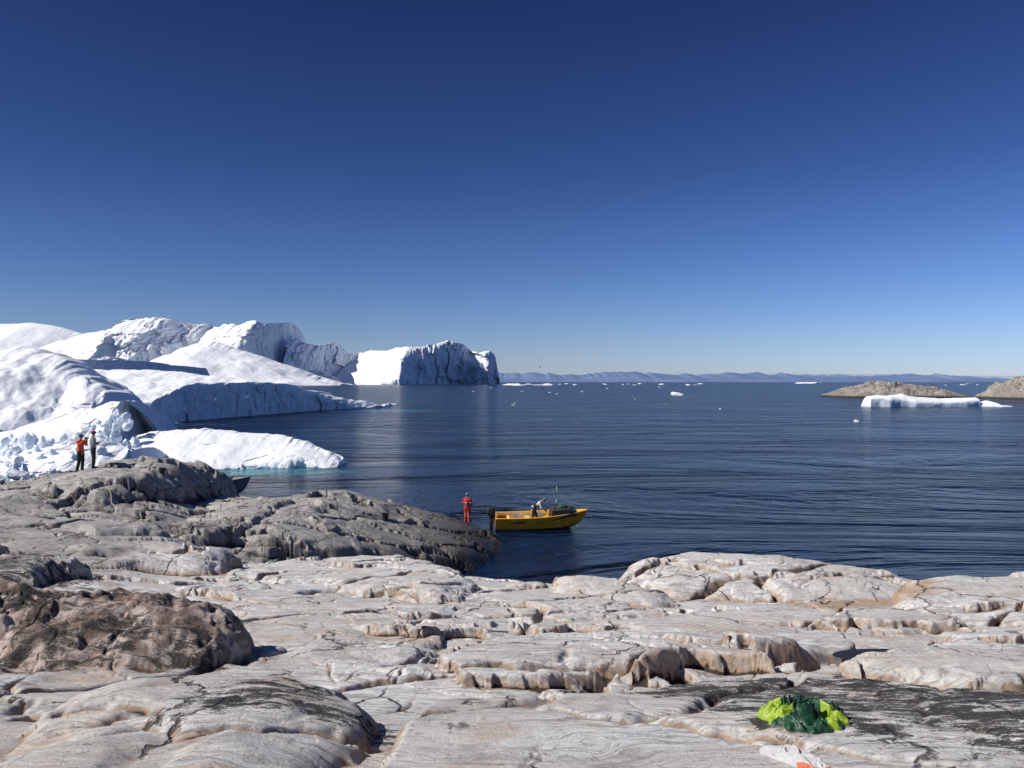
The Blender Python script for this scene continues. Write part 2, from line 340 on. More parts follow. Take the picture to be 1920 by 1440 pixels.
def cracks(scale,wid,lo,hi,rot,sq,seed):
    vo=t.node('ShaderNodeTexVoronoi',feature='DISTANCE_TO_EDGE'); wp=t.node('ShaderNodeVectorMath',operation='ADD')
    nv=t.node('ShaderNodeTexNoise'); t.put(nv.inputs['Vector'],t.map(pos,(1,1,1),(0,0,0),(seed,0,0))); nv.inputs['Scale'].default_value=scale*1.3; nv.inputs['Detail'].default_value=7; nv.inputs['Roughness'].default_value=.6
    sc_=t.node('ShaderNodeVectorMath',operation='SCALE'); t.l.new(nv.outputs['Color'],sc_.inputs[0]); sc_.inputs['Scale'].default_value=.6/scale
    t.l.new(sc_.outputs[0],wp.inputs[0]); t.l.new(t.map(pos,(1,sq,1),(0,0,rot)),wp.inputs[1]); t.l.new(wp.outputs[0],vo.inputs['Vector']); vo.inputs['Scale'].default_value=scale
    c_=t.ramp(vo.outputs[0],.0,wid,1,0)
    return t.math('MULTIPLY',c_,t.ramp(t.noise(t.map(pos,(1,1,1),(0,0,0),(0,seed,0)),.7,6,.6),lo,hi))
crk=t.math('MAXIMUM',cracks(.45,.013,.42,.52,R(25),.4,0),t.math('MULTIPLY',cracks(2.2,.014,.56,.68,R(-10),.5,7),.4))
crk=t.math('MAXIMUM',crk,t.math('MULTIPLY',cracks(.30,.016,.38,.48,R(50),.5,3),Gm))
col=t.mix(t.math('MULTIPLY',crk,.88),col,(.055,.042,.033))
bmA=at.outputs['Alpha']
col=t.mix(t.math('MULTIPLY',bmA,.88),col,t.mix(t.ramp(t.noise(pos,2.4,9,.75,.5),.44,.60),(.16,.095,.065),(.62,.50,.43)))
ln=t.noise(t.map(pos,(1,2.6,1),(0,0,R(-16))),3.0,14,.80,.5)
ln=t.math('ADD',t.math('MULTIPLY',ln,.74),t.math('MULTIPLY',nd,.26))
lth=t.math('SUBTRACT',t.math('ADD',t.math('MULTIPLY',Lm,.225),ln),.675)
lf=t.ramp(lth,.0,.04,0,.96)
lc=t.mix(t.ramp(nd,.4,.62),(.014,.013,.013),(.08,.07,.062))
col=t.mix(lf,col,lc)
zz=t.math('ADD',pz,t.math('MULTIPLY',nb,.5))
wet=t.ramp(zz,.75,1.5,1,0)
col=t.mix(t.math('MULTIPLY',wet,.88),col,(.026,.019,.013))
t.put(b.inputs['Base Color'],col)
t.put(b.inputs['Roughness'],t.math('SUBTRACT',.85,t.math('MULTIPLY',wet,.45)))
b.inputs['Specular IOR Level'].default_value=.3
h1=t.math('ADD',t.math('MULTIPLY',nb,.25),t.math('MULTIPLY',nc,.45)); h1=t.math('ADD',h1,t.math('MULTIPLY',nd,.28))
h1=t.math('SUBTRACT',h1,t.math('MULTIPLY',crk,.9)); h1=t.math('SUBTRACT',h1,t.math('MULTIPLY',fo,.28))
t.put(b.inputs['Normal'],t.bump(h1,.85,.042))
terr=gridmesh('rocky_shore_ground',X,Y,Z,rock,kind='structure',label='glacier-polished pale and grey gneiss shore with dark lichen')
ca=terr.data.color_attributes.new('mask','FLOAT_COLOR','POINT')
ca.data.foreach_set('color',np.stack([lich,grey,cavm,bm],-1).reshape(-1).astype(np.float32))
def gz(x,y): return float(HF(np.array([[float(x)]]),np.array([[float(y)]]))[0,0])

pm,t,b=newmat('pool_water'); b.inputs['Base Color'].default_value=(.03,.024,.016,1); b.inputs['Roughness'].default_value=.05; b.inputs['IOR'].default_value=1.33
tp=t.node('ShaderNodeTexCoord').outputs['Object']; t.put(b.inputs['Normal'],t.bump(t.noise(tp,9,3),.1,.01))
for k,((px_,py_,pz_),(ra,rb),lev) in enumerate(pools):
    vs=[(px_,py_,lev-.05)]; N=40
    for i in range(N):
        a=i/N*2*math.pi; vs.append((px_+math.cos(a)*ra*1.2,py_+math.sin(a)*rb*1.2,lev-.05))
    mkobj('rock_pool_water',vs,[(0,1+i,1+(i+1)%N) for i in range(N)],pm,kind='structure')

# ================================================= SEA
sea,t,b=newmat('arctic_sea_water')
pos=t.node('ShaderNodeTexCoord').outputs['Object']
big=t.noise(t.map(pos,(.018,.05,1),(0,0,R(10))),1,6,.62,1.2)
fine0=t.noise(t.map(pos,(1,1.2,1),(0,0,R(-8))),4.5,4,.6,.8)
fine1=t.noise(t.map(pos,(1,1.2,1),(0,0,R(20))),1.6,5,.62,.8)
fine2=t.noise(t.map(pos,(1,1.2,1),(0,0,R(-35))),.5,4,.6,.8)
fine3=t.noise(t.map(pos,(1,1.2,1),(0,0,R(25))),.12,5,.62,.8)
fine4=t.noise(t.map(pos,(1,1.3,1),(0,0,R(-10))),.02,5,.62,.6)
calm=t.ramp(big,.38,.58,.38,1)
hh=t.math('ADD',t.math('MULTIPLY',fine1,.17),t.math('MULTIPLY',fine2,.16)); hh=t.math('ADD',hh,t.math('MULTIPLY',fine3,.75)); hh=t.math('ADD',hh,t.math('MULTIPLY',fine4,4.0)); hh=t.math('ADD',hh,t.math('MULTIPLY',fine0,.06)); hh=t.math('MULTIPLY',hh,calm)
tq=t.math('MAXIMUM',t.math('MULTIPLY',t.blob(pos,-25,80,11,4.5,fine2),.8),t.math('MULTIPLY',t.blob(pos,-37,250,14,14,fine2),.5))
tq=t.math('MAXIMUM',tq,t.math('MULTIPLY',t.blob(pos,164,282,28,6,fine2),.3))
deep=t.mix(t.ramp(big,.35,.65),(.0015,.010,.038),(.003,.024,.085))
t.put(b.inputs['Base Color'],t.mix(tq,deep,(.06,.33,.40)))
b.inputs['Roughness'].default_value=.19; b.inputs['IOR'].default_value=1.33
b.inputs['Specular Tint'].default_value=(.46,.70,1,1)
t.put(b.inputs['Normal'],t.bump(hh,1.0,5.4))
rr=np.concatenate([[0.5],np.exp(np.linspace(math.log(6),math.log(90000),90))]); aa=np.linspace(0,2*np.pi,121)
RR,AA=np.meshgrid(rr,aa,indexing='ij')
gridmesh('sea_water',RR*np.sin(AA),RR*np.cos(AA)+20,RR*0,sea,kind='structure',label='dark blue rippled arctic sea')

# ================================================= ICE
def icemat(name,S,dirt=0.0):
    m,t,b=newmat(name)
    tc=t.node('ShaderNodeTexCoord').outputs['Object']
    a=t.noise(tc,2.0/S,8,.55,.3); c=t.noise(tc,16/S,8,.65); f=t.noise(t.map(tc,(1,1,.6)),5/S,7,.65,.3)
    geo=t.node('ShaderNodeNewGeometry'); s=t.node('ShaderNodeSeparateXYZ'); t.l.new(geo.outputs['Normal'],s.inputs[0])
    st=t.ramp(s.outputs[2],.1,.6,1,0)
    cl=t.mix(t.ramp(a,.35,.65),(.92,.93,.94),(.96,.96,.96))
    cl=t.mix(t.math('MULTIPLY',st,t.ramp(f,.36,.60,.25,.9)),cl,(.46,.62,.78))  # steep faces get icy blue, with sky-lit shade painted into the colour
    if dirt: cl=t.mix(t.ramp(c,.52,.72,0,dirt),cl,(.45,.41,.37))
    t.put(b.inputs['Base Color'],cl); b.inputs['Roughness'].default_value=.6; b.inputs['Specular IOR Level'].default_value=.25
    h=t.math('ADD',t.math('MULTIPLY',a,.5),t.math('ADD',t.math('MULTIPLY',c,.16),t.math('MULTIPLY',f,.16)))
    t.put(b.inputs['Normal'],t.bump(h,.55,S*.11)); return m
ICEM={}
def berg(label,keys,S,rough=.25,B=1.0,nx=260,seed=1,dirt=0.0,flute=.5,noisetop=.03,name='iceberg',zr=1.0,soft=None):
    """keys: (px, top_py, ridge distance, front run, q) ; S: characteristic height (m)"""
    K=np.array([[k[0],k[1],k[2],k[3],k[4]] for k in keys],float)
    s=np.linspace(K[0,0],K[-1,0],nx)
    ty,dr,F,q=[np.interp(s,K[:,0],K[:,i]) for i in (1,2,3,4)]
    kk=max(3,int(nx*.02)); kk+=1-kk%2; ker=np.ones(kk)/kk
    def smooth(a): return np.convolve(np.pad(a,kk//2,mode='edge'),ker,'valid')
    dr=smooth(dr); ts=smooth(ty)
    xr=(s-960)/FPX*dr; H0=CAMZ-(ts-HOR)/FPX*dr
    nrm=(s-s[0])/(s[-1]-s[0]); em=sm(0,.04,nrm)*sm(0,.04,1-nrm)
    ntop=(CAMZ-(ty-HOR)/FPX*dr-H0)*em+noisetop*S*(fbm(xr/S*1.6,xr*0+seed,5,seed,.55)+.7*(voro(xr/S*2.2,xr*0+seed,seed)[2]-.5)+.4*(voro(xr/S*6,xr*0+seed,seed+1)[2]-.5))*em
    H0=np.maximum(H0,.15); ntop=np.maximum(ntop,-H0*.5)
    arc=np.concatenate([[0],np.cumsum(np.hypot(np.diff(xr),np.diff(dr)))])
    s2=np.concatenate([[0],np.arange(nx),[nx-1]]).astype(int)
    xr=xr[s2]; Hh=H0[s2].copy(); ntop=ntop[s2]; dr=dr[s2]; F=F[s2]; q=q[s2]; arc=arc[s2]; Hh[0]=-.05*S-1; Hh[-1]=-.05*S-1
    cl1=sm(.72,.35,q); pw=2+6*(1-cl1)     # crest noise stays near the crest on slopes
    nf,nb_=90,24
    tf=np.linspace(0,1,nf); tb=np.linspace(0,1,nb_)[1:]
    Xs=[];Ys=[];Zs=[];Os=[]
    for t_ in tf:
        o_=-F*(1-np.power(t_,1/q)); Xs.append(xr); Ys.append(dr+o_); Os.append(o_); Zs.append(np.where(Hh>0,Hh*t_+ntop*t_**pw,Hh))
    for t_ in tb:
        Xs.append(xr); Ys.append(dr+B*S*t_*2); Os.append(xr*0+B*S*t_*2); Zs.append(np.where(Hh>0,(Hh+ntop*(1-t_)**2)*(1-t_**2.2),Hh))
    X=np.array(Xs);Y=np.array(Ys);Z=np.array(Zs)
    u=(arc[None,:]+0*X)/S; v=np.array(Os)/S; zz=Z/S
    ins=np.ones_like(X); ins[:,0]=0; ins[:,-1]=0
    cliff=(.15+.85*sm(.72,.4,q))[None,:]
    def facets(U,V_,sd_):
        f1,f2,i=voro(U,V_,sd_); return (i-.5)*1.1+1.6*(f1-.35)*np.cos(i*40)
    wp=.22*fbm(u*1.7,zz*1.7+v,2,seed+2)
    f1=facets(u*1.3+zz*.25+wp,zz*1.5+v*.9+wp,seed+3)
    f2=facets(u*3.2-zz*.4+wp,zz*3.0+v*1.7,seed+13)
    f3=facets(u*8-zz,zz*8+v*4,seed+23)
    fl=np.abs(fbm(u*1.6+.2*zz,v*.7+zz*.6,5,seed+4,.5))
    lo=fbm(u*.8,zz*.6+v*.5,3,seed+5)
    hum=fbm(u*1.3+v*.3,v*1.3,4,seed+6,.45)
    frac_=np.clip(Z/np.maximum(np.abs(Hh)[None],.1),0,1)
    Y=Y+ins*S*rough*cliff*(.50*f1+.20*f2+.06*f3+.75*lo+flute*(.3-fl)*.6)
    wall=sm(0,.25,frac_); topf=sm(.85,1.0,frac_)
    Z=Z+ins*np.where(Z>0,1,0)*S*rough*zr*((.40*lo)*(.45+.4*cliff)+.16*hum*(1-cliff)+(.75*cliff+.04)*(.14*f1+.14*(.2-fl)*flute+.07*f2+.02*f3))*(1-.8*topf)*wall
    Z[0]=-.06*S-1
    key=(round(S,2),dirt)
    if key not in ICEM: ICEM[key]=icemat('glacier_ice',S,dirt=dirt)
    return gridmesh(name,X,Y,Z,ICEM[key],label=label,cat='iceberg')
berg('huge smooth snow-white iceberg behind the others',[(-260,640,3300,500,.9),(-100,612,3300,500,.9),(0,607,3300,500,.9),(60,606,3300,500,.8),(110,612,3300,450,.8),(140,622,3300,400,.8),(200,640,3300,300,.8),(260,712,3300,200,.8)],180,.16,seed=3,flute=.4,noisetop=.02)
berg('towering white iceberg with jagged crest and steep cliffs',[(60,700,2500,500,1.1),(75,656,2500,480,1.0),(110,640,2500,450,.9),(170,626,2500,300,.7),(215,612,2480,200,.45),(232,597,2440,180,.36),(290,593,2440,180,.32),(345,604,2480,180,.34),(388,606,2540,180,.36),(402,612,2560,240,.55),(416,611,2440,240,.55),(470,603,2400,160,.42),(500,606,2430,100,.22),(540,604,2640,70,.14),(556,612,2760,60,.15),(566,648,2780,120,.6),(590,690,2700,170,.9),(638,719,2500,150,1)],150,.38,nx=560,seed=7,flute=.8,noisetop=.06)
berg('broad snow slope of ice at the foot of a larger iceberg',[(270,718,2050,20,1),(310,668,2080,300,.9),(340,650,2080,330,.85),(400,640,2080,330,.85),(450,655,2080,330,.9),(520,680,2080,300,.9),(580,700,2080,240,1),(640,720,2080,100,1)],110,.24,nx=300,seed=9,flute=.5,noisetop=.03)
berg('iceberg with steep blue-shaded broken face',[(540,640,2560,60,.2),(565,643,2620,60,.14),(600,644,2740,60,.14),(632,645,2880,60,.14),(650,657,2910,60,.18),(680,664,3020,50,.16),(700,684,3100,50,.2),(724,716,3200,40,.4)],110,.40,nx=300,seed=12,flute=.8,noisetop=.09)
berg('large iceberg with sloping snow top and shadowed end cliff',[(622,716,3060,100,1),(640,690,3040,250,1),(662,664,3020,330,1),(700,660,2960,330,.95),(740,655,2880,300,.8),(764,652,2790,200,.5),(785,649,2800,60,.18),(815,645,2880,50,.15),(840,639,2980,50,.15),(868,645,3100,50,.15),(884,657,3140,60,.18),(898,661,3120,90,.25),(920,658,3130,80,.22),(929,668,3200,60,.2),(936,716,3240,60,.3)],130,.42,nx=400,seed=21,flute=.6,noisetop=.06)
berg('low ice wall with dark shaded face and flat top',[(112,673,430,3,.15),(160,673,450,3,.12),(240,676,490,3,.12),(300,679,525,3,.12),(320,684,540,3,.12),(383,690,585,3,.2)],12,.18,nx=260,seed=31,flute=.4,B=.8,noisetop=.06)
berg('low rolling snow-covered ice dome',[(60,702,400,70,.8),(180,693,400,70,.8),(300,694,400,70,.8),(400,705,400,60,.8),(470,714,400,50,.85),(520,722,400,40,.9),(560,740,400,20,.9)],16,.40,nx=300,seed=35,flute=.8)
berg('rounded white snow hummock of grounded ice',[(-260,650,175,60,.9),(-100,660,170,55,.9),(0,665,168,50,.85),(38,650,165,45,.8),(62,654,165,42,.78),(110,671,162,36,.74),(170,702,158,26,.7),(205,737,152,16,.6),(228,790,148,8,.5)],14,.5,nx=380,seed=41,flute=.8,noisetop=.06,zr=1.3)
berg('long iceberg with shaded wavy cliff tapering to water level',[(268,794,170,2,.2),(276,772,171,3,.12),(300,744,176,3,.07),(335,728,182,3,.06),(370,718,189,3,.06),(440,716,206,3,.06),(500,716,222,3,.06),(545,722,236,4,.07),(600,737,256,6,.10),(660,752,273,9,.16),(726,767,296,12,.4)],9,.28,nx=520,seed=47,flute=.4,B=1.6,noisetop=.07)
berg('blocky grounded ice with rubble surface and shaded end',[(-200,830,105,22,.8),(0,822,103,22,.7),(50,800,102,20,.65),(130,772,100,14,.6),(205,758,97,6,.45),(216,757,91,1.2,.12),(240,757,97,1.2,.06),(262,757,103,1.2,.06),(277,764,107,1.2,.1)],6.5,.22,nx=400,seed=53,dirt=.3,flute=1.0,noisetop=.08,zr=1.2)
berg('low white ice mound beside the rocks',[(-120,876,80,14,.7),(30,852,79,13,.65),(90,834,78,10,.6),(200,830,78,9,.5),(258,838,78,6,.5),(273,868,78,4,.5)],3.4,.5,nx=300,seed=59,dirt=.1,flute=.9,noisetop=.10)
berg('flat low white floe with rounded snow surface',[(244,835,90,8,.6),(262,815,91,8,.55),(295,808,91,9,.6),(380,803,91,9,.62),(450,811,91,9,.6),(520,815,91,8,.6),(570,824,90,7,.55),(608,842,89,5,.45),(630,856,87,3,.5),(638,868,86,2,.6)],4.2,.28,nx=400,seed=67,flute=.35,noisetop=.05,B=.4)
berg('dirty grey-white ice blocks against the shore',[(-200,880,54,8,.7),(-60,886,54,7,.6),(0,892,54,7,.5),(60,888,55,5,.5),(112,905,55,4,.6)],3.0,.5,nx=200,seed=71,dirt=.4,flute=.9,noisetop=.14)
berg('long flat white iceberg with low shaded edge',[(1628,743,290,2,.15),(1645,741,290,2,.12),(1662,742,290,3,.15),(1680,740,291,3,.2),(1692,738,292,4,.25),(1705,743,292,5,.25),(1760,747,292,4,.25),(1800,746,292,4,.2),(1829,745,292,3,.15),(1834,757,291,2,.3),(1850,751,291,4,.5),(1868,755,290,4,.6)],5.1,.03,nx=300,seed=77,flute=.2,B=.6,noisetop=.02)

def chunkmesh(seed):
    bm_=bmesh.new(); bmesh.ops.create_icosphere(bm_,subdivisions=4,radius=1)
    for v in bm_.verts:
        p=v.co.copy(); q=p.copy(); rnd=random.Random(int(seed*10))
        for k in range(14):
            nn=Vector((rnd.gauss(0,1),rnd.gauss(0,1),rnd.gauss(0,1))).normalized(); dlim=rnd.uniform(.5,.85)
            dd_=q.dot(nn)
            if dd_>dlim: q-=nn*(dd_-dlim)
        v.co=q*(1+.10*mnoise.noise(p*3+Vector((seed,0,0)))+.04*mnoise.noise(p*9))
    me=bpy.data.meshes.new('ice_chunk'); bm_.to_mesh(me); bm_.free()
    me.polygons.foreach_set('use_smooth',[True]*len(me.polygons)); me.materials.append(ICEM[(5.1,0.0)]); return me
CH=[chunkmesh(i*3.7+1) for i in range(6)]
def chunk(px,py,wpx,hpx,label='small white piece of floating ice',grp='small ice pieces drifting on the sea',d=None,z=None):
    d=d or CAMZ*FPX/(py-HOR); x,y,zw=W(px,py,d); wd=wpx/FPX*d/2; ht=hpx/FPX*d
    me=random.choice(CH); ob=bpy.data.objects.new('floating_ice' if z is None else 'ice_block',me); COL.objects.link(ob)
    if z is None: ob.location=(x,y,0); ob.rotation_euler=(0,0,random.uniform(-.3,.3)+random.choice([0,math.pi]))
    else: ob.location=(x,y,z); ob.rotation_euler=(random.uniform(-.4,.4),random.uniform(-.4,.4),random.uniform(-3,3))
    ob.scale=(wd,wd*random.uniform(.5,.9),ht*1.1)
    ob['label']=label; ob['category']='ice'; ob['group']=grp
chunk(1272,741,34,5); chunk(1262,740,12,5); chunk(1882,762,34,3); chunk(1517,719,50,3.5); chunk(1606,790,10,4);chunk(1350,767,4,2)
chunk(995,723,80,3); chunk(960,722,40,4); chunk(1030,722,28,3)
for i in range(24):
    px=random.uniform(935,1330) if i<19 else random.uniform(1400,1900); chunk(px,random.uniform(720,722.5),random.uniform(4,14),random.uniform(.8,2.0))
for i in range(8):
    chunk(random.uniform(700,1250),random.uniform(726,745),random.uniform(3,7),random.uniform(.8,1.6))
for a in [(268,850,16,10),(610,862,26,14),(597,852,22,16),(582,838,18,14),(626,870,16,8),(566,840,16,12),(604,846,14,14),(590,860,14,10)]:
    chunk(a[0],a[1]+22,a[2],a[3],label='broken ice block beside a low floe',grp='broken ice blocks',d=86)
for i in range(16):
    px=random.uniform(0,110); py=random.uniform(885,925); d_=random.uniform(47,52); chunk(px,py,random.uniform(16,44),random.uniform(9,18),label='broken ice block against shore rocks',grp='broken ice blocks',d=d_,z=W(px,py,d_)[2])
for i in range(60):
    px=random.uniform(0,255); k=px/262; py=random.uniform(822-k*48,872-k*10)
    d_=93-(py-770)/110*24; s_=random.choice([.5,.7,1,1,1.5]); chunk(px,py,random.uniform(14,30)*s_,random.uniform(8,15)*s_,label='broken ice block on grounded ice',grp='broken ice blocks',d=d_,z=W(px,py,d_)[2])

# ================================================= HILLS, ISLANDS
hm,t,b=newmat('far_hills_painted_haze'); tc=t.node('ShaderNodeTexCoord').outputs['Object']
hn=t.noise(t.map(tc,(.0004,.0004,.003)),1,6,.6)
t.put(b.inputs['Base Color'],t.mix(t.ramp(hn,.4,.65),(.135,.195,.335),(.175,.24,.385))); b.inputs['Roughness'].default_value=1; b.inputs['Specular IOR Level'].default_value=0  # distance haze is painted into the hills' bluish base colour
def hills(d,amp,keys,seed,mat,nm):
    px=np.linspace(keys[0][0],keys[-1][0],900); yy=np.interp(px,[k[0] for k in keys],[k[1] for k in keys])
    x=(px-960)/FPX*d; H=(HOR-yy)/FPX*d
    H=np.maximum(H+amp*(fbm(px/26,px*0,5,seed,.55)),5)
    rows=[]
    for k in np.linspace(0,1,16): rows.append((x,d-2500*(1-k)+60*fbm(px/60,px*0+k*2,2,seed+3),H*k**.9-20*(k==0)))
    rows.append((x,np.full_like(x,d+1500),H*0-20))
    gridmesh(nm,np.array([r[0] for r in rows]),np.array([r[1] for r in rows]),np.array([r[2] for r in rows]),mat,kind='structure')
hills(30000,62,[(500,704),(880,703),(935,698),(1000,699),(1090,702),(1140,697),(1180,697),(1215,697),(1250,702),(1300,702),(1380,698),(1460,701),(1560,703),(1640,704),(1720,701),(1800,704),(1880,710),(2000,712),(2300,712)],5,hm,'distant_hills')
im,t,b=newmat('snowfield_haze'); b.inputs['Base Color'].default_value=(.36,.42,.50,1); b.inputs['Roughness'].default_value=1  # snow tone dulled to grey-blue, haze painted into the base colour
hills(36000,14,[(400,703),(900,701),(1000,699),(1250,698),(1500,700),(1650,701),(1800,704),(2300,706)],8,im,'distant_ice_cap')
rk,t,b=newmat('island_rock'); tc=t.node('ShaderNodeTexCoord').outputs['Object']
a=t.noise(tc,.12,8,.7); c=t.noise(tc,.7,8,.7); s=t.node('ShaderNodeSeparateXYZ'); t.l.new(tc,s.inputs[0])
cl=t.mix(t.ramp(a,.4,.6),(.30,.26,.22),(.46,.41,.35)); cl=t.mix(t.ramp(c,.45,.62,0,.6),cl,(.16,.135,.115)); cl=t.mix(t.ramp(s.outputs[2],.3,1.6,1,0),cl,(.04,.033,.03))
t.put(b.inputs['Base Color'],cl); b.inputs['Roughness'].default_value=.95; t.put(b.inputs['Normal'],t.bump(t.math('ADD',a,c),.9,1.5))
def island(keys,d,seed,depth):
    px=np.linspace(keys[0][0],keys[-1][0],300); yy=np.interp(px,[k[0] for k in keys],[k[1] for k in keys])
    x=(px-960)/FPX*d; H=np.maximum(CAMZ-(yy-HOR)/FPX*d,.0)
    rows=[]
    for k in np.linspace(-1,1,70):
        zz=H*np.sqrt(np.clip(1-abs(k)**2,0,1)); nn=fbm(x*.09,x*0+k*4,5,seed,.6)
        rows.append((x,np.full_like(x,d+k*depth)+0*x,zz*(1+.35*nn*(abs(k)>.05))+.35*fbm(x*.4,x*0+k*20,3,seed+2)-(.6 if abs(k)>.97 else 0)-.3))
    gridmesh('rocky_island_ground',np.array([r[0] for r in rows]),np.array([r[1] for r in rows]),np.array([r[2] for r in rows]),rk,kind='structure')
island([(1552,744),(1568,738),(1595,728),(1625,721),(1660,719),(1700,724),(1740,727),(1770,735),(1790,744)],480,5,26)
island([(1862,748),(1872,740),(1886,725),(1905,713),(1925,707),(2000,695),(2150,680),(2300,700),(2400,745)],430,9,26)

# ================================================= PEOPLE
def V(*a): return Vector(a)
def skin(name,chains,mat,voxel=.014,smooth_it=4):
    """one continuous surface: tapered limbs between joints, fused by a voxel remesh"""
    bm_=bmesh.new()
    def pts(p,r):
        if isinstance(r,tuple): ry,rx=r; rz=min(rx,ry)*.9
        else: rx=ry=rz=r
        o=[]
        for j in range(7):
            b_=-math.pi/2+math.pi*j/6
            for i in range(12 if 0<j<6 else 1):
                a_=i*math.pi/6; o.append((p[0]+rx*math.cos(b_)*math.cos(a_),p[1]+ry*math.cos(b_)*math.sin(a_),p[2]+rz*math.sin(b_)))
        return o
    for ch in chains:
        for k in range(len(ch)-1):
            vv=[bm_.verts.new(q) for q in pts(*ch[k])+pts(*ch[k+1])]
            r_=bmesh.ops.convex_hull(bm_,input=vv)
            dead=[g for g in r_['geom_interior'] if isinstance(g,bmesh.types.BMVert)]
            bmesh.ops.delete(bm_,geom=dead,context='VERTS')
    bmesh.ops.recalc_face_normals(bm_,faces=bm_.faces)
    me=bpy.data.meshes.new(name); bm_.to_mesh(me); bm_.free()
    ob=bpy.data.objects.new(name,me); COL.objects.link(ob)
    m=ob.modifiers.new('r','REMESH'); m.mode='VOXEL'; m.voxel_size=voxel
    m=ob.modifiers.new('s','SMOOTH'); m.factor=.5; m.iterations=smooth_it
    dg=bpy.context.evaluated_depsgraph_get(); dg.update()
    me2=bpy.data.meshes.new_from_object(ob.evaluated_get(dg)); me2.name=name
    me2.polygons.foreach_set('use_smooth',[True]*len(me2.polygons)); me2.materials.clear(); me2.materials.append(mat)
    bpy.data.objects.remove(ob); o=bpy.data.objects.new(name,me2); COL.objects.link(o); return o
skinm=simple('weathered_skin',(.50,.30,.21),.55,.1,20); hairm=simple('dark_hair',(.05,.035,.025),.8,.3,40); eyem=simple('eye_dark',(.03,.025,.02),.2,.05)
def sphere(c,rx,ry,rz,nu=16,nv=10,vmin=-90,vmax=90):
    vs=[];fs=[]
    for j in range(nv+1):
        b_=R(vmin+(vmax-vmin)*j/nv)
        for i in range(nu):
            a_=2*math.pi*i/nu; vs.append((c[0]+rx*math.cos(b_)*math.cos(a_),c[1]+ry*math.cos(b_)*math.sin(a_),c[2]+rz*math.sin(b_)))
    for j in range(nv):
        for i in range(nu): fs.append((j*nu+i,j*nu+(i+1)%nu,(j+1)*nu+(i+1)%nu,(j+1)*nu+i))
    return vs,fs
def person(label,loc,yaw,J,colors,cap=None,scale=1.0,coverall=False,bib=None,bulk=1.0):
    P=dict(pel=V(0,0,.95),spi=V(0,0,1.13),che=V(0,0,1.32),nkb=V(-.01,0,1.46),nek=V(.01,0,1.54),hed=V(.03,0,1.635),cro=V(.025,0,1.69),
      shL=V(0,.19,1.40),elL=V(-.03,.24,1.13),wrL=V(.04,.25,.89),shR=V(0,-.19,1.40),elR=V(-.03,-.24,1.13),wrR=V(.04,-.25,.89),
      hiL=V(0,.09,.90),knL=V(.02,.11,.49),anL=V(-.02,.12,.09),hiR=V(0,-.09,.90),knR=V(.02,-.11,.49),anR=V(-.02,-.12,.09))
    P.update({k:V(*v) for k,v in J.items()})
    root=bpy.data.objects.new('person',None); COL.objects.link(root); root.location=loc; root.rotation_euler=(0,0,yaw); root.scale=(scale,)*3
    tag(root,label=label,cat='person')
    hf=J.get('face'); fwd=(V(*hf) if hf else V(1,0,0)).normalized()
    up=(P['cro']-P['nek']).normalized(); side=up.cross(fwd).normalized(); fwd=side.cross(up).normalized()
    ch=[[(P['pel'],(.13,.10)),(P['spi'],(.12,.09)),(P['che'],(.145,.10)),(P['nkb'],.062),(P['nek'],.052),(P['hed'],(.076,.09)),(P['cro'],(.068,.078))]]
    hc=P['hed']
    for a in ('L','R'):
        sg=1 if a=='L' else -1
        hd=(P['wr'+a]-P['el'+a]).normalized()
        palm=P['wr'+a]+hd*.06
        ch.append([(P['che']+V(0,sg*.06,.04),(.07,.08)),(P['sh'+a],.055),(P['el'+a],.04),(P['wr'+a],.026),(palm,.03)])
        foot=V(1,0,0)
        ch.append([(P['pel'],(.12,.10)),(P['hi'+a],.085),(P['kn'+a],.056),(P['an'+a],.038),(P['an'+a]+foot*.12+V(0,0,-.05),.032)])
        lat=V(1,0,0)-hd*hd.x
        if lat.length<.3: lat=V(0,0,1)-hd*hd.z
        lat.normalize(); nrm=hd.cross(lat).normalized()*(-sg)
        for o,l in ((-.030,.06),(-.010,.075),(.010,.08),(.030,.072)):
            p0=palm+lat*o; p1=p0+hd*(.03+l*.45)+nrm*.006; p2=p1+(hd*.6+nrm*.8).normalized()*l*.45
            ch.append([(p0,.010),(p1,.009),(p2,.008)])
        p0=palm-hd*.02+lat*.025; ch.append([(p0,.013),(p0+lat*.035+hd*.03,.011),(p0+lat*.035+hd*.065+nrm*.015,.009)])
    ch.append([(hc+fwd*.075+up*.012,.012),(hc+fwd*.105-up*.012,.014)])
    ch.append([(hc+fwd*.03-up*.055,.045),(hc+fwd*.065-up*.075,.022)])
    for sg in (1,-1): ch.append([(hc+side*sg*.078+up*.02,.013),(hc+side*sg*.082-up*.02,.011)])
    body=skin('body',ch,skinm,.0085,3); body.parent=root
    for sg in (1,-1):
        vs,fs=sphere(hc+fwd*.080+side*sg*.032+up*.02,.011,.011,.009,8,6); mkobj('eye',vs,fs,eyem,parent=root)
    jc,tcol=colors[0],colors[1]; k_=bulk
    jk=[[(P['pel']+V(0,0,-.06),(.165*k_,.14*k_)),(P['pel']+V(0,0,.05),(.155*k_,.13*k_)),(P['spi'],(.155*k_,.125*k_)),(P['che'],(.175*k_,.135*k_)),(P['nkb'],.085)]]
    for a in ('L','R'):
        sg=1 if a=='L' else -1
        jk.append([(P['che']+V(0,sg*.06,.04),(.10,.105)),(P['sh'+a],.08*k_),(P['el'+a],.062*k_),(P['el'+a].lerp(P['wr'+a],.93),.046*k_)])
    j=skin('coverall_top' if coverall else 'jacket',jk,jc,.014); j.parent=root
    tr=[[(P['pel']+V(0,0,.06),(.145*k_,.12*k_)),(P['pel'],(.15*k_,.13*k_))]]
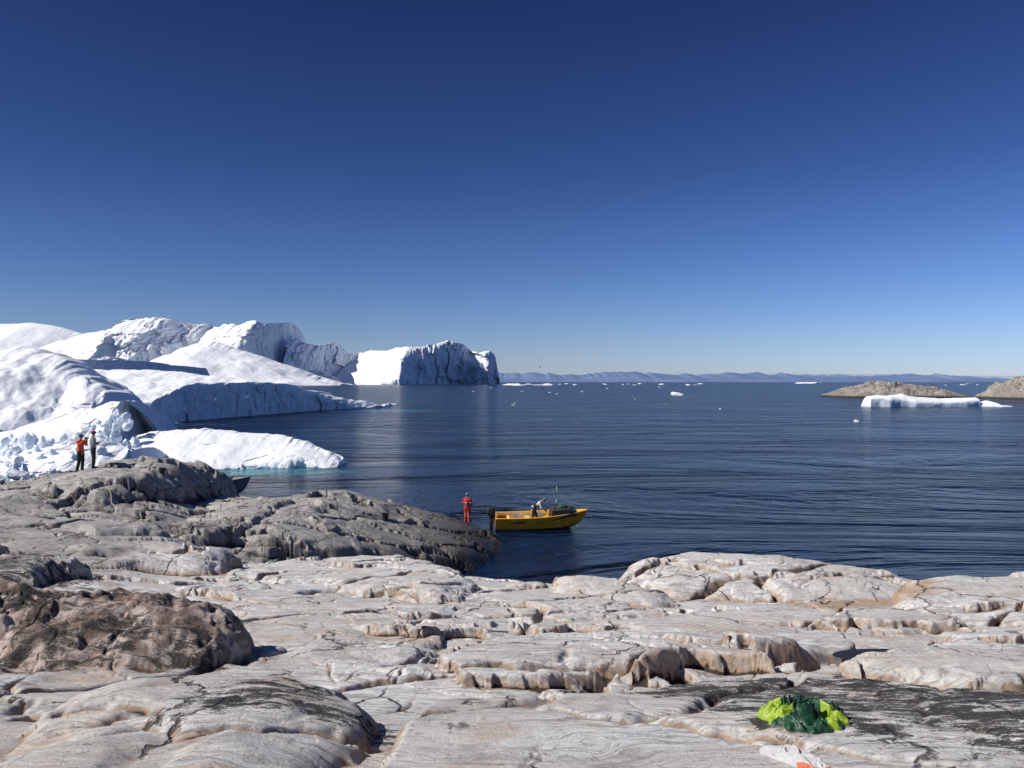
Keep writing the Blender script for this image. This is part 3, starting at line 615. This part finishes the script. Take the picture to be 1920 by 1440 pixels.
    for a in ('L','R'): tr.append([(P['pel'],(.15*k_,.13*k_)),(P['hi'+a],.108*k_),(P['kn'+a],.078*k_),(P['an'+a]+V(0,0,.02),.066*k_)])
    tr_=skin('trousers',tr,tcol,.014); tr_.parent=root
    for a in ('L','R'):
        an=P['an'+a]
        bt=skin('boot',[[(an+V(0,0,.10),.055),(an,.052),(an+V(.13,0,-.045),(.046,.038)),(an+V(.17,0,-.05),(.036,.03))],[(an,.052),(an+V(-.03,0,-.04),.045)]],bootm,.014,2); bt.parent=root
    rot=Matrix((fwd,side,up)).transposed().to_4x4()
    vs,fs=sphere((0,0,0),.100,.089,.100,20,10,-28,90)
    mkobj('hair',[rot@V(v[0]-.016,v[1],v[2]+.02)+hc for v in vs],fs,hairm,parent=root)
    if cap:
        vs,fs=sphere((0,0,0),.112,.102,.095,24,8,5,90)
        n0=len(vs)
        if cap[1]:
            for i in range(13):
                a_=R(-62+i*124/12); vs.append((.108*math.cos(a_),.1*math.sin(a_),.012)); vs.append((.108*math.cos(a_)+.085*math.cos(a_*.8),.105*math.sin(a_),-.005))
                vs.append((.108*math.cos(a_)+.085*math.cos(a_*.8),.105*math.sin(a_),-.012))
            for i in range(12):
                q=n0+i*3; fs.append((q,q+3,q+4,q+1)); fs.append((q+1,q+4,q+5,q+2)); fs.append((q,q+2,q+5,q+3))
        mkobj('cap',[rot@V(v[0]-.005,v[1],v[2]+.035)+hc for v in vs],fs,cap[0],parent=root)
    if bib:
        bb=skin('bib_trousers',[[(P['pel'],(.17,.155)),(P['spi'],(.162,.142)),(P['spi'].lerp(P['che'],.5),(.155,.14))]],bib,.014); bb.parent=root
        for sg in (1,-1):
            s0=P['spi'].lerp(P['che'],.5); ax=(P['nkb']-P['spi']).normalized(); bk=V(0,1,0).cross(ax).normalized()
            st=skin('shoulder_strap',[[(s0+V(0,sg*.08,0)-bk*.12,.025),(P['che']+V(0,sg*.09,0)-bk*.135,.025),(P['nkb']+V(0,sg*.10,-.0)-bk*.06,.025),(P['nkb']+V(0,sg*.1,0)+bk*.04,.025),(P['che']+V(0,sg*.09,0)+bk*.135,.025)]],bib,.012,1); st.parent=root
    return root
bootm=simple('black_boot',(.02,.02,.02),.6)
orange=simple('orange_jacket_cloth',(.75,.12,.03),.75,.25,9,.3); blackc=simple('black_cloth',(.022,.023,.027),.85,.3,9,.3)
greyc=simple('grey_jacket_cloth',(.25,.26,.28),.85,.2,9,.3); redcap=simple('red_cap_cloth',(.6,.04,.05),.8); dkcap=simple('dark_cap_cloth',(.06,.04,.03),.85)
whitec=simple('white_shirt_cloth',(.60,.62,.66),.85,.12,9,.3); bluecap=simple('grey_blue_knit',(.22,.33,.42),.9)
redc,t,b=newmat('red_work_coverall'); tc=t.node('ShaderNodeTexCoord').outputs['Object']; s=t.node('ShaderNodeSeparateXYZ'); t.l.new(tc,s.inputs[0])
def zb(z0,wd): return t.math('COMPARE',s.outputs[2],z0,wd)
bd=t.math('MAXIMUM',t.math('MAXIMUM',zb(1.22,.02),zb(.42,.02)),zb(.56,.016))
cl=t.mix(t.ramp(t.noise(tc,8,5),.35,.65),(.34,.018,.018),(.55,.035,.03)); cl=t.mix(bd,cl,(.45,.45,.4)); cl=t.mix(zb(1.0,.04),cl,(.05,.05,.07))
t.put(b.inputs['Base Color'],cl); b.inputs['Roughness'].default_value=.8; t.put(b.inputs['Normal'],t.bump(t.noise(tc,18,4),.3,.01))
def feet(px,d): x=(px-960)/FPX*d; return (x,d,gz(x,d)-.01)
pa=person('person in orange jacket and dark cap raising a camera',feet(151,36.6),R(-12),
   dict(elR=(.10,-.24,1.24),wrR=(.24,-.10,1.47),elL=(.10,.24,1.24),wrL=(.24,.10,1.47),anR=(-.08,-.13,.09),knR=(0,-.11,.49)),(orange,blackc),(dkcap,True),.99)
cb=simple('black_camera',(.02,.02,.02),.4)
vs=[(x,y,z) for x in (-.03,.03) for y in (-.07,.07) for z in (-.045,.045)]
fs=[(0,1,3,2),(4,6,7,5),(0,4,5,1),(2,3,7,6),(0,2,6,4),(1,5,7,3)]
a0=len(vs)
for k,(xx,r) in enumerate(((.03,.035),(.13,.04),(.13,.03))):
    for i in range(14): vs.append((xx,r*math.cos(i*math.pi/7),r*math.sin(i*math.pi/7)))
for k in range(2):
    for i in range(14): fs.append((a0+k*14+i,a0+k*14+(i+1)%14,a0+k*14+14+(i+1)%14,a0+k*14+14+i))
fs.append(tuple(a0+28+i for i in range(14)))
camo=mkobj('photo_camera',vs,fs,cb,smooth=False,label='black photo camera held up in both hands',cat='camera')
camo.matrix_world=Matrix.Translation(pa.location)@Matrix.Rotation(R(-12),4,'Z')@Matrix.Translation((.29,0,1.56))
pb=person('person in grey jacket and red cap with hands near chest',feet(174,36.2),R(40),
   dict(elR=(-.02,-.25,1.15),wrR=(.22,-.12,1.22),elL=(-.02,.25,1.14),wrL=(.20,.10,1.12),knL=(.05,.1,.49),anL=(.03,.12,.09)),(greyc,blackc),(redcap,True),.98)
pc=person('person in red work coverall standing at the water edge',feet(876,47.6),R(60),
   dict(elR=(.03,-.27,1.15),wrR=(.20,-.2,1.0),elL=(.03,.27,1.15),wrL=(.24,.17,1.03),anL=(.05,.16,.09),anR=(-.02,-.15,.09)),(redc,redc),(bluecap,False),1.02,coverall=True,bulk=1.16)

# ================================================= BOATS
def box(cx,cy,cz,sx_,sy_,sz_,bev=.0,taper=0.0):
    bm_=bmesh.new(); bmesh.ops.create_cube(bm_,size=1)
    for v in bm_.verts:
        k=1-taper*(v.co.z+.5); v.co=Vector((v.co.x*sx_*k,v.co.y*sy_*k,v.co.z*sz_))
    if bev: bmesh.ops.bevel(bm_,geom=bm_.edges[:],offset=bev,segments=2,affect='EDGES',profile=.6)
    bm_.verts.ensure_lookup_table(); vs=[(v.co.x+cx,v.co.y+cy,v.co.z+cz) for v in bm_.verts]; fs=[[v.index for v in f.verts] for f in bm_.faces]; bm_.free(); return vs,fs
def join(parts):
    V_=[];F_=[]
    for vs,fs in parts:
        o=len(V_); V_+=list(vs); F_+=[[i+o for i in f] for f in fs]
    return V_,F_
def tube(pts,r,n_=8):
    vs=[];fs=[]
    for k,p in enumerate(pts):
        p=Vector(p); a=Vector(pts[max(k-1,0)]); b_=Vector(pts[min(k+1,len(pts)-1)]); d_=(b_-a).normalized()
        u=d_.cross(Vector((0,0,1))); u=u.normalized() if u.length>.01 else Vector((1,0,0)); v=d_.cross(u)
        for i in range(n_):
            an=2*math.pi*i/n_; vs.append(p+u*math.cos(an)*r+v*math.sin(an)*r)
    for k in range(len(pts)-1):
        for i in range(n_): fs.append((k*n_+i,k*n_+(i+1)%n_,(k+1)*n_+(i+1)%n_,(k+1)*n_+i))
    fs.append(tuple(range(n_))[::-1]); fs.append(tuple((len(pts)-1)*n_+i for i in range(n_))); return vs,fs
def hull(L,beam,zs,zb,draft,th=.05,ns=40,floor=.12):
    rows=[];rail=[]
    for i in range(ns+1):
        s_=i/ns; x=L*s_
        bw=beam/2*(1-max(0,(s_-.42)/.58)**2.3)*(.93+.07*min(1,s_*3)); bw=max(bw,.015)
        sh=zs+(zb-zs)*s_**2.2
        rake=.55*s_**4
        ch_z=.05+.42*s_**3.2*zb; ch_w=bw*(.84-.25*s_**2); kz=-draft*(1-s_**4)+s_**5*.25*zb
        out=[(x-rake,0,kz),(x-rake*.85,ch_w*.5,kz*.5+ch_z*.5-.03),(x-rake*.6,ch_w,ch_z),(x-rake*.3,ch_w*.45+bw*.55,(ch_z+sh)/2-.02),(x,bw,sh)]
        iw=max(bw-th,.008); fz=max(floor,ch_z+.05)
        inn=[(x,iw,sh),(x-rake*.3,max(iw*.93,.006),(sh+fz)/2),(x-rake*.6,max(min(iw*.86,ch_w-th*.5),.005),fz),(x-rake*.6,0,fz)]
        rows.append(out+inn); rail.append((x,bw,sh))
    vs=[];fs=[];m=len(rows[0])
    for sg in (1,-1):
        o=len(vs)
        for r_ in rows: vs+=[(p[0],p[1]*sg,p[2]) for p in r_]
        for i in range(ns):
            for j in range(m-1):
                q=(o+i*m+j,o+(i+1)*m+j,o+(i+1)*m+j+1,o+i*m+j+1); fs.append(q if sg<0 else q[::-1])
        fs.append([o+j for j in range(9)] if sg<0 else ([o+j for j in range(9)])[::-1])
    return vs,fs,rail
yel,t,b=newmat('yellow_boat_paint'); tc=t.node('ShaderNodeTexCoord').outputs['Object']; s=t.node('ShaderNodeSeparateXYZ'); t.l.new(tc,s.inputs[0])
nn=t.noise(tc,3,7,.65); n2=t.noise(t.map(tc,(1,1,6)),5,6,.7)
cl=t.mix(t.ramp(nn,.35,.65),(.92,.41,.02),(.98,.52,.04)); cl=t.mix(t.ramp(n2,.58,.74,0,.35),cl,(.60,.24,.03))
cl=t.mix(t.ramp(s.outputs[2],.06,.20,.85,0),cl,(.28,.10,.03))
t.put(b.inputs['Base Color'],cl); b.inputs['Roughness'].default_value=.42
inny=simple('pale_yellow_boat_interior',(.85,.60,.26),.7,.3,4); rubber=simple('black_rubber',(.018,.018,.02),.6,.2); dkwood=simple('dark_brown_cabin_panel',(.055,.042,.035),.55,.3,4)
greenn=simple('green_tarp',(.015,.08,.04),.75,.4,7,.5,0,.04); glassm=simple('dark_cabin_glass',(.03,.04,.05),.08,.1); steel=simple('grey_metal',(.35,.36,.38),.35,.15,6,0,.7)
bd_=48.9
boat=bpy.data.objects.new('motor_boat',None); COL.objects.link(boat)
xs=(928-960)/FPX*bd_; boat.location=(xs,bd_+.4,0); boat.rotation_euler=(R(2.5),0,R(2)); tag(boat,label='yellow open motor boat with black outboard and low cabin',cat='boat')
vs,fs,rail=hull(5.75,2.05,.78,1.12,.28); h_=mkobj('hull',vs,fs,yel,smooth=False,parent=boat)
for sg in (1,-1):
    mkobj('rubbing_strake',*tube([(p[0],p[1]*sg+.012*sg,p[2]-.02) for p in rail],.035),yel,parent=boat)
mkobj('inner_lining',*join([box(1.65,.90,.58,3.1,.03,.34),box(.06,0,.50,.03,1.7,.45)]),inny,smooth=False,parent=boat)
mkobj('floor_boards',*join([box(2.1,0,.20,3.9,1.45,.03)]),inny,smooth=False,parent=boat)
for xx in (.75,2.0): mkobj('thwart',*box(xx,0,.55,.28,1.68,.05,.012),inny,smooth=False,parent=boat)
mkobj('side_fender',*box(1.35,-1.04,.55,.85,.05,.12,.02),rubber,parent=boat)
mkobj('side_fender',*box(2.6,-1.05,.55,.5,.05,.07,.02),rubber,parent=boat)
def cuddy():
    pr=[(3.35,.62),(3.45,1.20),(4.5,1.24),(5.0,1.08),(5.05,.96)]; hw=[.86,.84,.68,.42,.34]
    vs=[];fs=[]
    for sg in (1,-1):
        for (x,z),w_ in zip(pr,hw): vs.append((x,sg*w_,z))
    for sg in (1,-1):
        for (x,z),w_ in zip(pr,hw): vs.append((x,sg*(w_+.06),.62 if x<4.4 else .8))
    n_=5
    for i in range(n_-1):
        fs.append((i,i+1,n_+i+1,n_+i)); fs.append((i,2*n_+i,2*n_+i+1,i+1)); fs.append((n_+i,n_+i+1,3*n_+i+1,3*n_+i))
    return vs,fs
cab=mkobj('cuddy_cabin',*cuddy(),dkwood,smooth=False,parent=boat)
mkobj('foredeck',[(4.9,.42,1.02),(5.65,.03,1.11),(5.65,-.03,1.11),(4.9,-.42,1.02),(4.4,-.62,.94),(4.4,.62,.94)],[(0,1,2,3),(5,0,3,4)],yel,smooth=False,parent=boat)
w1=mkobj('window',[(3.62,-.872,.95),(4.35,-.755,1.0),(4.3,-.735,1.13),(3.66,-.845,1.11)],[(0,1,2,3)],glassm,smooth=False,parent=cab)
mkobj('hatch_rail',*tube([(3.5,-.5,1.2),(3.5,-.5,1.36),(4.5,-.4,1.40),(4.5,-.4,1.24)],.015),steel,parent=cab)
mkobj('antenna',*join([tube([(3.80,.2,1.2),(3.80,.2,1.7)],.024),tube([(3.80,.2,1.7),(3.82,.2,2.55)],.015),box(3.8,.2,1.45,.12,.06,.10,.01)]),steel,parent=boat)
def lump(rx,ry,rz,seed,amp=.3,fr=2.5):
    vs,fs=sphere((0,0,0),1,1,1,36,20,-12,90); o=[]
    for v in vs:
        p=Vector(v); k=1+amp*mnoise.noise(p*fr+Vector((seed,0,0)))+amp*.5*abs(mnoise.noise(p*fr*2.6+Vector((0,seed,0))))
        o.append((p.x*k*rx,p.y*k*ry,p.z*k*rz))
    return o,fs
tp_=mkobj('net_bundle',*lump(.30,.26,.20,3),greenn,label='dark green net bundle lying on the boat cabin',cat='net')
tp_.matrix_world=boat.matrix_basis@Matrix.Translation((4.15,0,1.23))
bl_=mkobj('net_bundle',*lump(.18,.2,.16,6),simple('dark_crate_cloth',(.03,.05,.04),.8,.3,8),label='small dark bundle beside the net on the cabin',cat='net')
bl_.matrix_world=boat.matrix_basis@Matrix.Translation((4.62,.05,1.17))
def tub(sx_,sy_,sz_): 
    vs=[];fs=[]
    for k,(f,z) in enumerate(((.86,0),(1,sz_),(.9,sz_),(.8,.05))):
        for a,b2 in ((-1,-1),(1,-1),(1,1),(-1,1)): vs.append((a*sx_/2*f,b2*sy_/2*f,z))
    for k in range(3):
        for i in range(4): fs.append((k*4+i,k*4+(i+1)%4,k*4+4+(i+1)%4,k*4+4+i))
    fs.append((12,13,14,15)); return vs,fs
for k,(x_,y_,c_,sz) in enumerate(((1.35,.3,(.65,.63,.58),.60),(.45,-.2,(.42,.05,.04),.56),(2.75,.5,(.6,.58,.5),.64))):
    tb=mkobj('fish_crate',*tub(.5,.36,sz),simple('crate_plastic',c_,.6,.2,6),smooth=False,label=('red' if k==1 else 'off-white')+' plastic fish crate inside the boat',cat='crate',group='crates in the boat'); tb.matrix_world=boat.matrix_basis@Matrix.Translation((x_,y_,.22))
ob_=bpy.data.objects.new('outboard_motor',None); COL.objects.link(ob_); ob_.parent=boat; ob_.location=(-.18,0,0)
vs,fs=box(-.06,0,1.02,.56,.40,.50,.09,.18); mkobj('engine_cowl',vs,fs,rubber,parent=ob_)
mkobj('drive_leg',*join([box(-.03,0,.56,.28,.2,.5,.05),box(-.06,0,.15,.22,.10,.55,.03),box(-.12,0,-.16,.42,.05,.03,.008),box(-.04,0,-.32,.34,.09,.10,.03),box(.12,0,.66,.16,.3,.26,.03)]),rubber,parent=ob_)
pv=[];pf=[]
for k in range(3):
    a=k*2*math.pi/3; o=len(pv)
    for r_,wd_ in ((.03,.02),(.09,.06),(.14,.04)):
        pv+= [(-.24,math.cos(a-wd_/r_*.5)*r_,-.32+math.sin(a-wd_/r_*.5)*r_),(-.20,math.cos(a+wd_/r_*.5)*r_,-.32+math.sin(a+wd_/r_*.5)*r_)]
    pf+=[(o,o+1,o+3,o+2),(o+2,o+3,o+5,o+4)]
mkobj('propeller',pv,pf,steel,parent=ob_)
bp=boat.matrix_basis@Vector((2.45,-.15,.215))
pdn=person('person in white shirt and black bib trousers leaning over',tuple(bp),R(4),
  dict(pel=(-.08,0,.90),spi=(.04,0,1.05),che=(.21,0,1.16),nkb=(.33,0,1.25),nek=(.40,0,1.29),hed=(.48,0,1.34),cro=(.52,0,1.39),shL=(.26,.20,1.22),shR=(.26,-.20,1.22),
   elL=(.38,.24,.99),wrL=(.56,.16,.87),elR=(.33,-.26,.97),wrR=(.52,-.22,.83),hiL=(-.06,.1,.86),hiR=(-.06,-.1,.86),knL=(.10,.14,.48),knR=(-.12,-.13,.47),anR=(-.22,-.14,.09),anL=(.05,.15,.09)),(whitec,blackc),(bluecap,False),1.12,bib=blackc)
ropem=simple('pale_rope',(.42,.38,.28),.9,.2,30); ropeb=simple('dark_rope',(.05,.05,.06),.9,.2,30)
hnd=Vector(pc.location)+Matrix.Rotation(R(60),3,'Z')@Vector((.26,.17,.98)); end=boat.matrix_basis@Vector((.1,-.7,.80))
pts=[]
for i in range(25):
    k=i/24; p=hnd.lerp(end,k); p.z-=.75*math.sin(k*math.pi)*(1-.2*k); p.z=max(p.z,.03); pts.append(p)
mkobj('mooring_rope',*tube(pts,.016),ropeb,label='dark mooring rope from the shore to the yellow boat',cat='rope')
def shore_rope(keys,label,r=.018):
    pts=[]
    for i in range(len(keys)-1):
        for k in np.linspace(0,1,14)[:-1]:
            x=keys[i][0]*(1-k)+keys[i+1][0]*k+.12*math.sin(i*3+k*7); y=keys[i][1]*(1-k)+keys[i+1][1]*k+.1*math.cos(i*2+k*5); pts.append((x,y,gz(x,y)+r*1.5))
    mkobj('shore_rope',*tube(pts,r),ropem,label=label,cat='rope')
shore_rope([W(190,0,33)[:2],W(235,0,32.2)[:2],W(265,0,31.5)[:2],W(283,0,30.6)[:2],W(262,0,30.0)[:2]],'pale rope lying across grey shore rocks',.022)
gb=bpy.data.objects.new('dinghy',None); COL.objects.link(gb); bx0=(470-960)/FPX*64; gb.location=(bx0-4.7,64.3,0); gb.rotation_euler=(0,0,R(-3)); tag(gb,label='weathered grey open dinghy moored behind the rocks',cat='boat')
greyb=simple('weathered_grey_hull',(.16,.17,.18),.5,.3,3); vs,fs,rail=hull(4.7,1.8,.95,1.45,.25); mkobj('hull',vs,fs,greyb,smooth=False,parent=gb)
railm=simple('light_grey_rail',(.4,.41,.42),.5,.2)
for sg in (1,-1): mkobj('rubbing_strake',*tube([(p[0],p[1]*sg+.01*sg,p[2]) for p in rail],.035),railm,parent=gb)
for xx in (1.1,2.6): mkobj('thwart',*box(xx,0,.72,.26,1.6,.05,.01),greyb,smooth=False,parent=gb)
mkobj('windscreen',[(2.9,-.6,1.05),(3.2,-.45,1.45),(3.2,.45,1.45),(2.9,.6,1.05)],[(0,1,2,3)],glassm,smooth=False,parent=gb)

# ================================================= BUCKETS
def bucket(px,d,h,r,label):
    x=(px-960)/FPX*d; z=gz(x,d); vs=[];fs=[];n_=24
    prof=[(0.001,0),(r*.8,0),(r*.98,h*.9),(r*1.07,h*.9),(r*1.07,h),(r*.93,h),(r*.76,.03),(.001,.03)]
    for rr_,zz_ in prof:
        for i in range(n_): vs.append((rr_*math.cos(2*math.pi*i/n_),rr_*math.sin(2*math.pi*i/n_),zz_))
    for k in range(len(prof)-1):
        for i in range(n_): fs.append((k*n_+i,k*n_+(i+1)%n_,(k+1)*n_+(i+1)%n_,(k+1)*n_+i))
    o=mkobj('bucket',vs,fs,rubber,smooth=False,label=label,cat='bucket'); o.location=(x,d,z-.02)
    mkobj('handle',*tube([(r*1.05*math.cos(a),.02,h*.9-r*.5*math.sin(a)) for a in np.linspace(0,math.pi,14)],.008),steel,parent=o)
bucket(722,41.0,.38,.18,'black plastic bucket standing on the shore rock')
bucket(304,36,.26,.15,'small dark bucket standing among grey rocks')

# ================================================= GULLS
gw=simple('gull_white_feathers',(.78,.78,.76),.8,.08); gg=simple('gull_grey_wing',(.32,.34,.37),.8,.15); gy=simple('gull_beak',(.7,.45,.05),.5)
def gull(loc,yaw,flap,label,sc=1.0):
    vs=[];fs=[]; prof=[(-.26,.004,.02),(-.16,.035,.02),(-.05,.07,.0),(.08,.075,0),(.16,.05,.03),(.20,.042,.055),(.25,.04,.06),(.285,.015,.055)]
    for x,r_,z in prof:
        for i in range(12): a=i*math.pi/6; vs.append((x,r_*math.cos(a),z+r_*.9*math.sin(a)))
    for k in range(len(prof)-1):
        for i in range(12): fs.append((k*12+i,k*12+(i+1)%12,(k+1)*12+(i+1)%12,(k+1)*12+i))
    fs.append(tuple(range(12))); fs.append(tuple(84+i for i in range(12)))
    o=mkobj('seagull',vs,fs,gw,label=label,cat='gull',group='gulls over the sea'); o.location=loc; o.rotation_euler=(0,0,yaw); o.scale=(sc,)*3
    mkobj('beak',*tube([(.28,0,.052),(.33,0,.045)],.010,6),gy,parent=o)
    for sg in (1,-1):
        wv_=[];wf=[]
        for k,(yy_,ch_,xo) in enumerate(((.04,.17,.05),(.25,.15,.09),(.45,.11,.06),(.62,.05,-.03),(.70,.01,-.09))):
            zz_=math.sin(flap)*yy_*(1 if k<3 else .9)+.03; y2=math.cos(flap)*yy_
            wv_+=[(xo+.04,y2*sg,zz_),(xo+.04-ch_,y2*sg,zz_-.012),(xo+.04-ch_*.4,y2*sg,zz_+.015)]
        for k in range(4):
            q=k*3; wf+=[(q,q+3,q+5,q+2),(q+2,q+5,q+4,q+1),(q,q+1,q+4,q+3)]
        mkobj('wing',wv_,wf,gg,parent=o,smooth=False)
    return o
for (px,py,d,yaw,fl,lb) in [(1081,792,150,1.2,1.15,'gull with raised wings just above the water'),(1191,750,130,.4,.5,'gull gliding low over the sea'),(962,760,110,2.5,.6,'gull gliding low over the sea'),
    (1011,688,160,.2,.3,'gull flying high above the horizon'),(404,750,150,.5,.5,'gull gliding low over the sea'),(1250,758,150,3,.4,'gull gliding low over the sea'),(372,748,150,1.5,.8,'gull gliding low over the sea'),(462,745,160,1.9,.7,'gull gliding low over the sea'),(1607,788,150,3,.9,'gull gliding low over the sea'),(700,790,120,.3,.5,'gull gliding low over the sea')]:
    x,y,z=W(px,py,d); gull((x,y,max(z,.1)),yaw,fl,lb,1.15)

# ================================================= CRUMPLED JACKET AND BAG
def crumple(name,cx,cy,rx,ry,hgt,seed,colf,mat,label,cat,rot=0,nr=170,na=360,fold=1.0,irr=1.0):
    r_=np.linspace(0,1,nr)[:,None]; a_=np.linspace(0,2*np.pi,na)[None,:]
    ux=r_*np.cos(a_); uy=r_*np.sin(a_)
    out=1+irr*(.20*perlin(np.cos(a_)*1.6+seed,np.sin(a_)*1.6,seed)+.12*perlin(np.cos(a_)*4,np.sin(a_)*4+seed,seed+1))
    x0=ux*out; y0=uy*out
    wx=x0+.3*fbm(x0*1.4,y0*1.4,2,seed+2); wy=y0+.3*fbm(x0*1.4+5,y0*1.4,2,seed+3)
    def soft(v): return 1-2*np.sqrt(v*v+.004)*1.4
    rid=soft(perlin(wx*1.7+wy*1.0,wy*2.0-wx,seed+4))
    rid2=soft(perlin(wx*3.6+3,wy*2.6-1.6*wx,seed+5))
    rid3=soft(perlin(wx*6.5-wy*3,wy*5.0+2*wx,seed+6))
    dome=np.clip(1-r_**2.6,0,1)**.7
    z=dome*hgt*(.36+fold*(.40*rid+.26*rid2+.12*rid3)+.35*perlin(x0*1.5,y0*1.5,seed+8))
    cr_,sr=math.cos(rot),math.sin(rot)
    X_=cx+x0*rx*cr_-y0*ry*sr; Y_=cy+x0*rx*sr+y0*ry*cr_
    G=HF(X_,Y_)
    Z_=G+np.maximum(z,.004)-.012*(r_>.985)+.006
    ob=gridmesh(name,X_,Y_,Z_,mat,label=label,cat=cat)
    c=colf(wx,wy,x0,y0,r_+0*a_); at_=ob.data.color_attributes.new('tone','FLOAT_COLOR','POINT')
    at_.data.foreach_set('color',np.stack([c,c,c,c*0+1],-1).reshape(-1).astype(np.float32)); return ob
def twocol(name,c0,c1,rough=.5):
    m,t,b=newmat(name); at_=t.node('ShaderNodeAttribute',attribute_name='tone'); tc=t.node('ShaderNodeTexCoord').outputs['Object']
    v=t.ramp(at_.outputs['Fac'],.46,.54); n_=t.noise(tc,22,5,.6)
    cl=t.mix(v,c0,c1); cl=t.mix(t.ramp(n_,.4,.7,0,.25),cl,t.mix(1.0,cl,(.5,.5,.5),'MULTIPLY'))
    t.put(b.inputs['Base Color'],cl); b.inputs['Roughness'].default_value=rough
    t.put(b.inputs['Normal'],t.bump(t.noise(tc,26,4,.6,1.5),.45,.012)); return m
jm=twocol('lime_and_dark_green_nylon',(.012,.06,.025),(.30,.42,.025),.45)
def jcol(wx,wy,x,y,r):
    left=sm(-.22,-.30,wx+.2*wy+.06*np.sin(wy*9)); right=sm(.42,.48,x-.15*y)*sm(.05,-.05,wy)
    cut=sm(-.50,-.58,wy)
    return np.clip(left*(1-cut)+right,0,1)
jx,jy,_=W(1505,1340,5.04)
crumple('crumpled_jacket',jx,jy,.25,.28,.14,7,jcol,jm,'crumpled lime and dark green jacket lying on rock','jacket')
bm2=twocol('white_and_orange_cloth',(.50,.49,.49),(.60,.16,.08),.6)
bxx,byy,_=W(1490,1434,4.24)
crumple('cloth_bag',bxx,byy,.22,.07,.10,17,lambda wx,wy,x,y,r:sm(.88,.91,r)*sm(-.1,-.2,y-.25*x)*sm(.2,.4,x),bm2,'crumpled white cloth bag with orange edge on rock','bag',rot=R(-58),fold=.4,irr=.5)
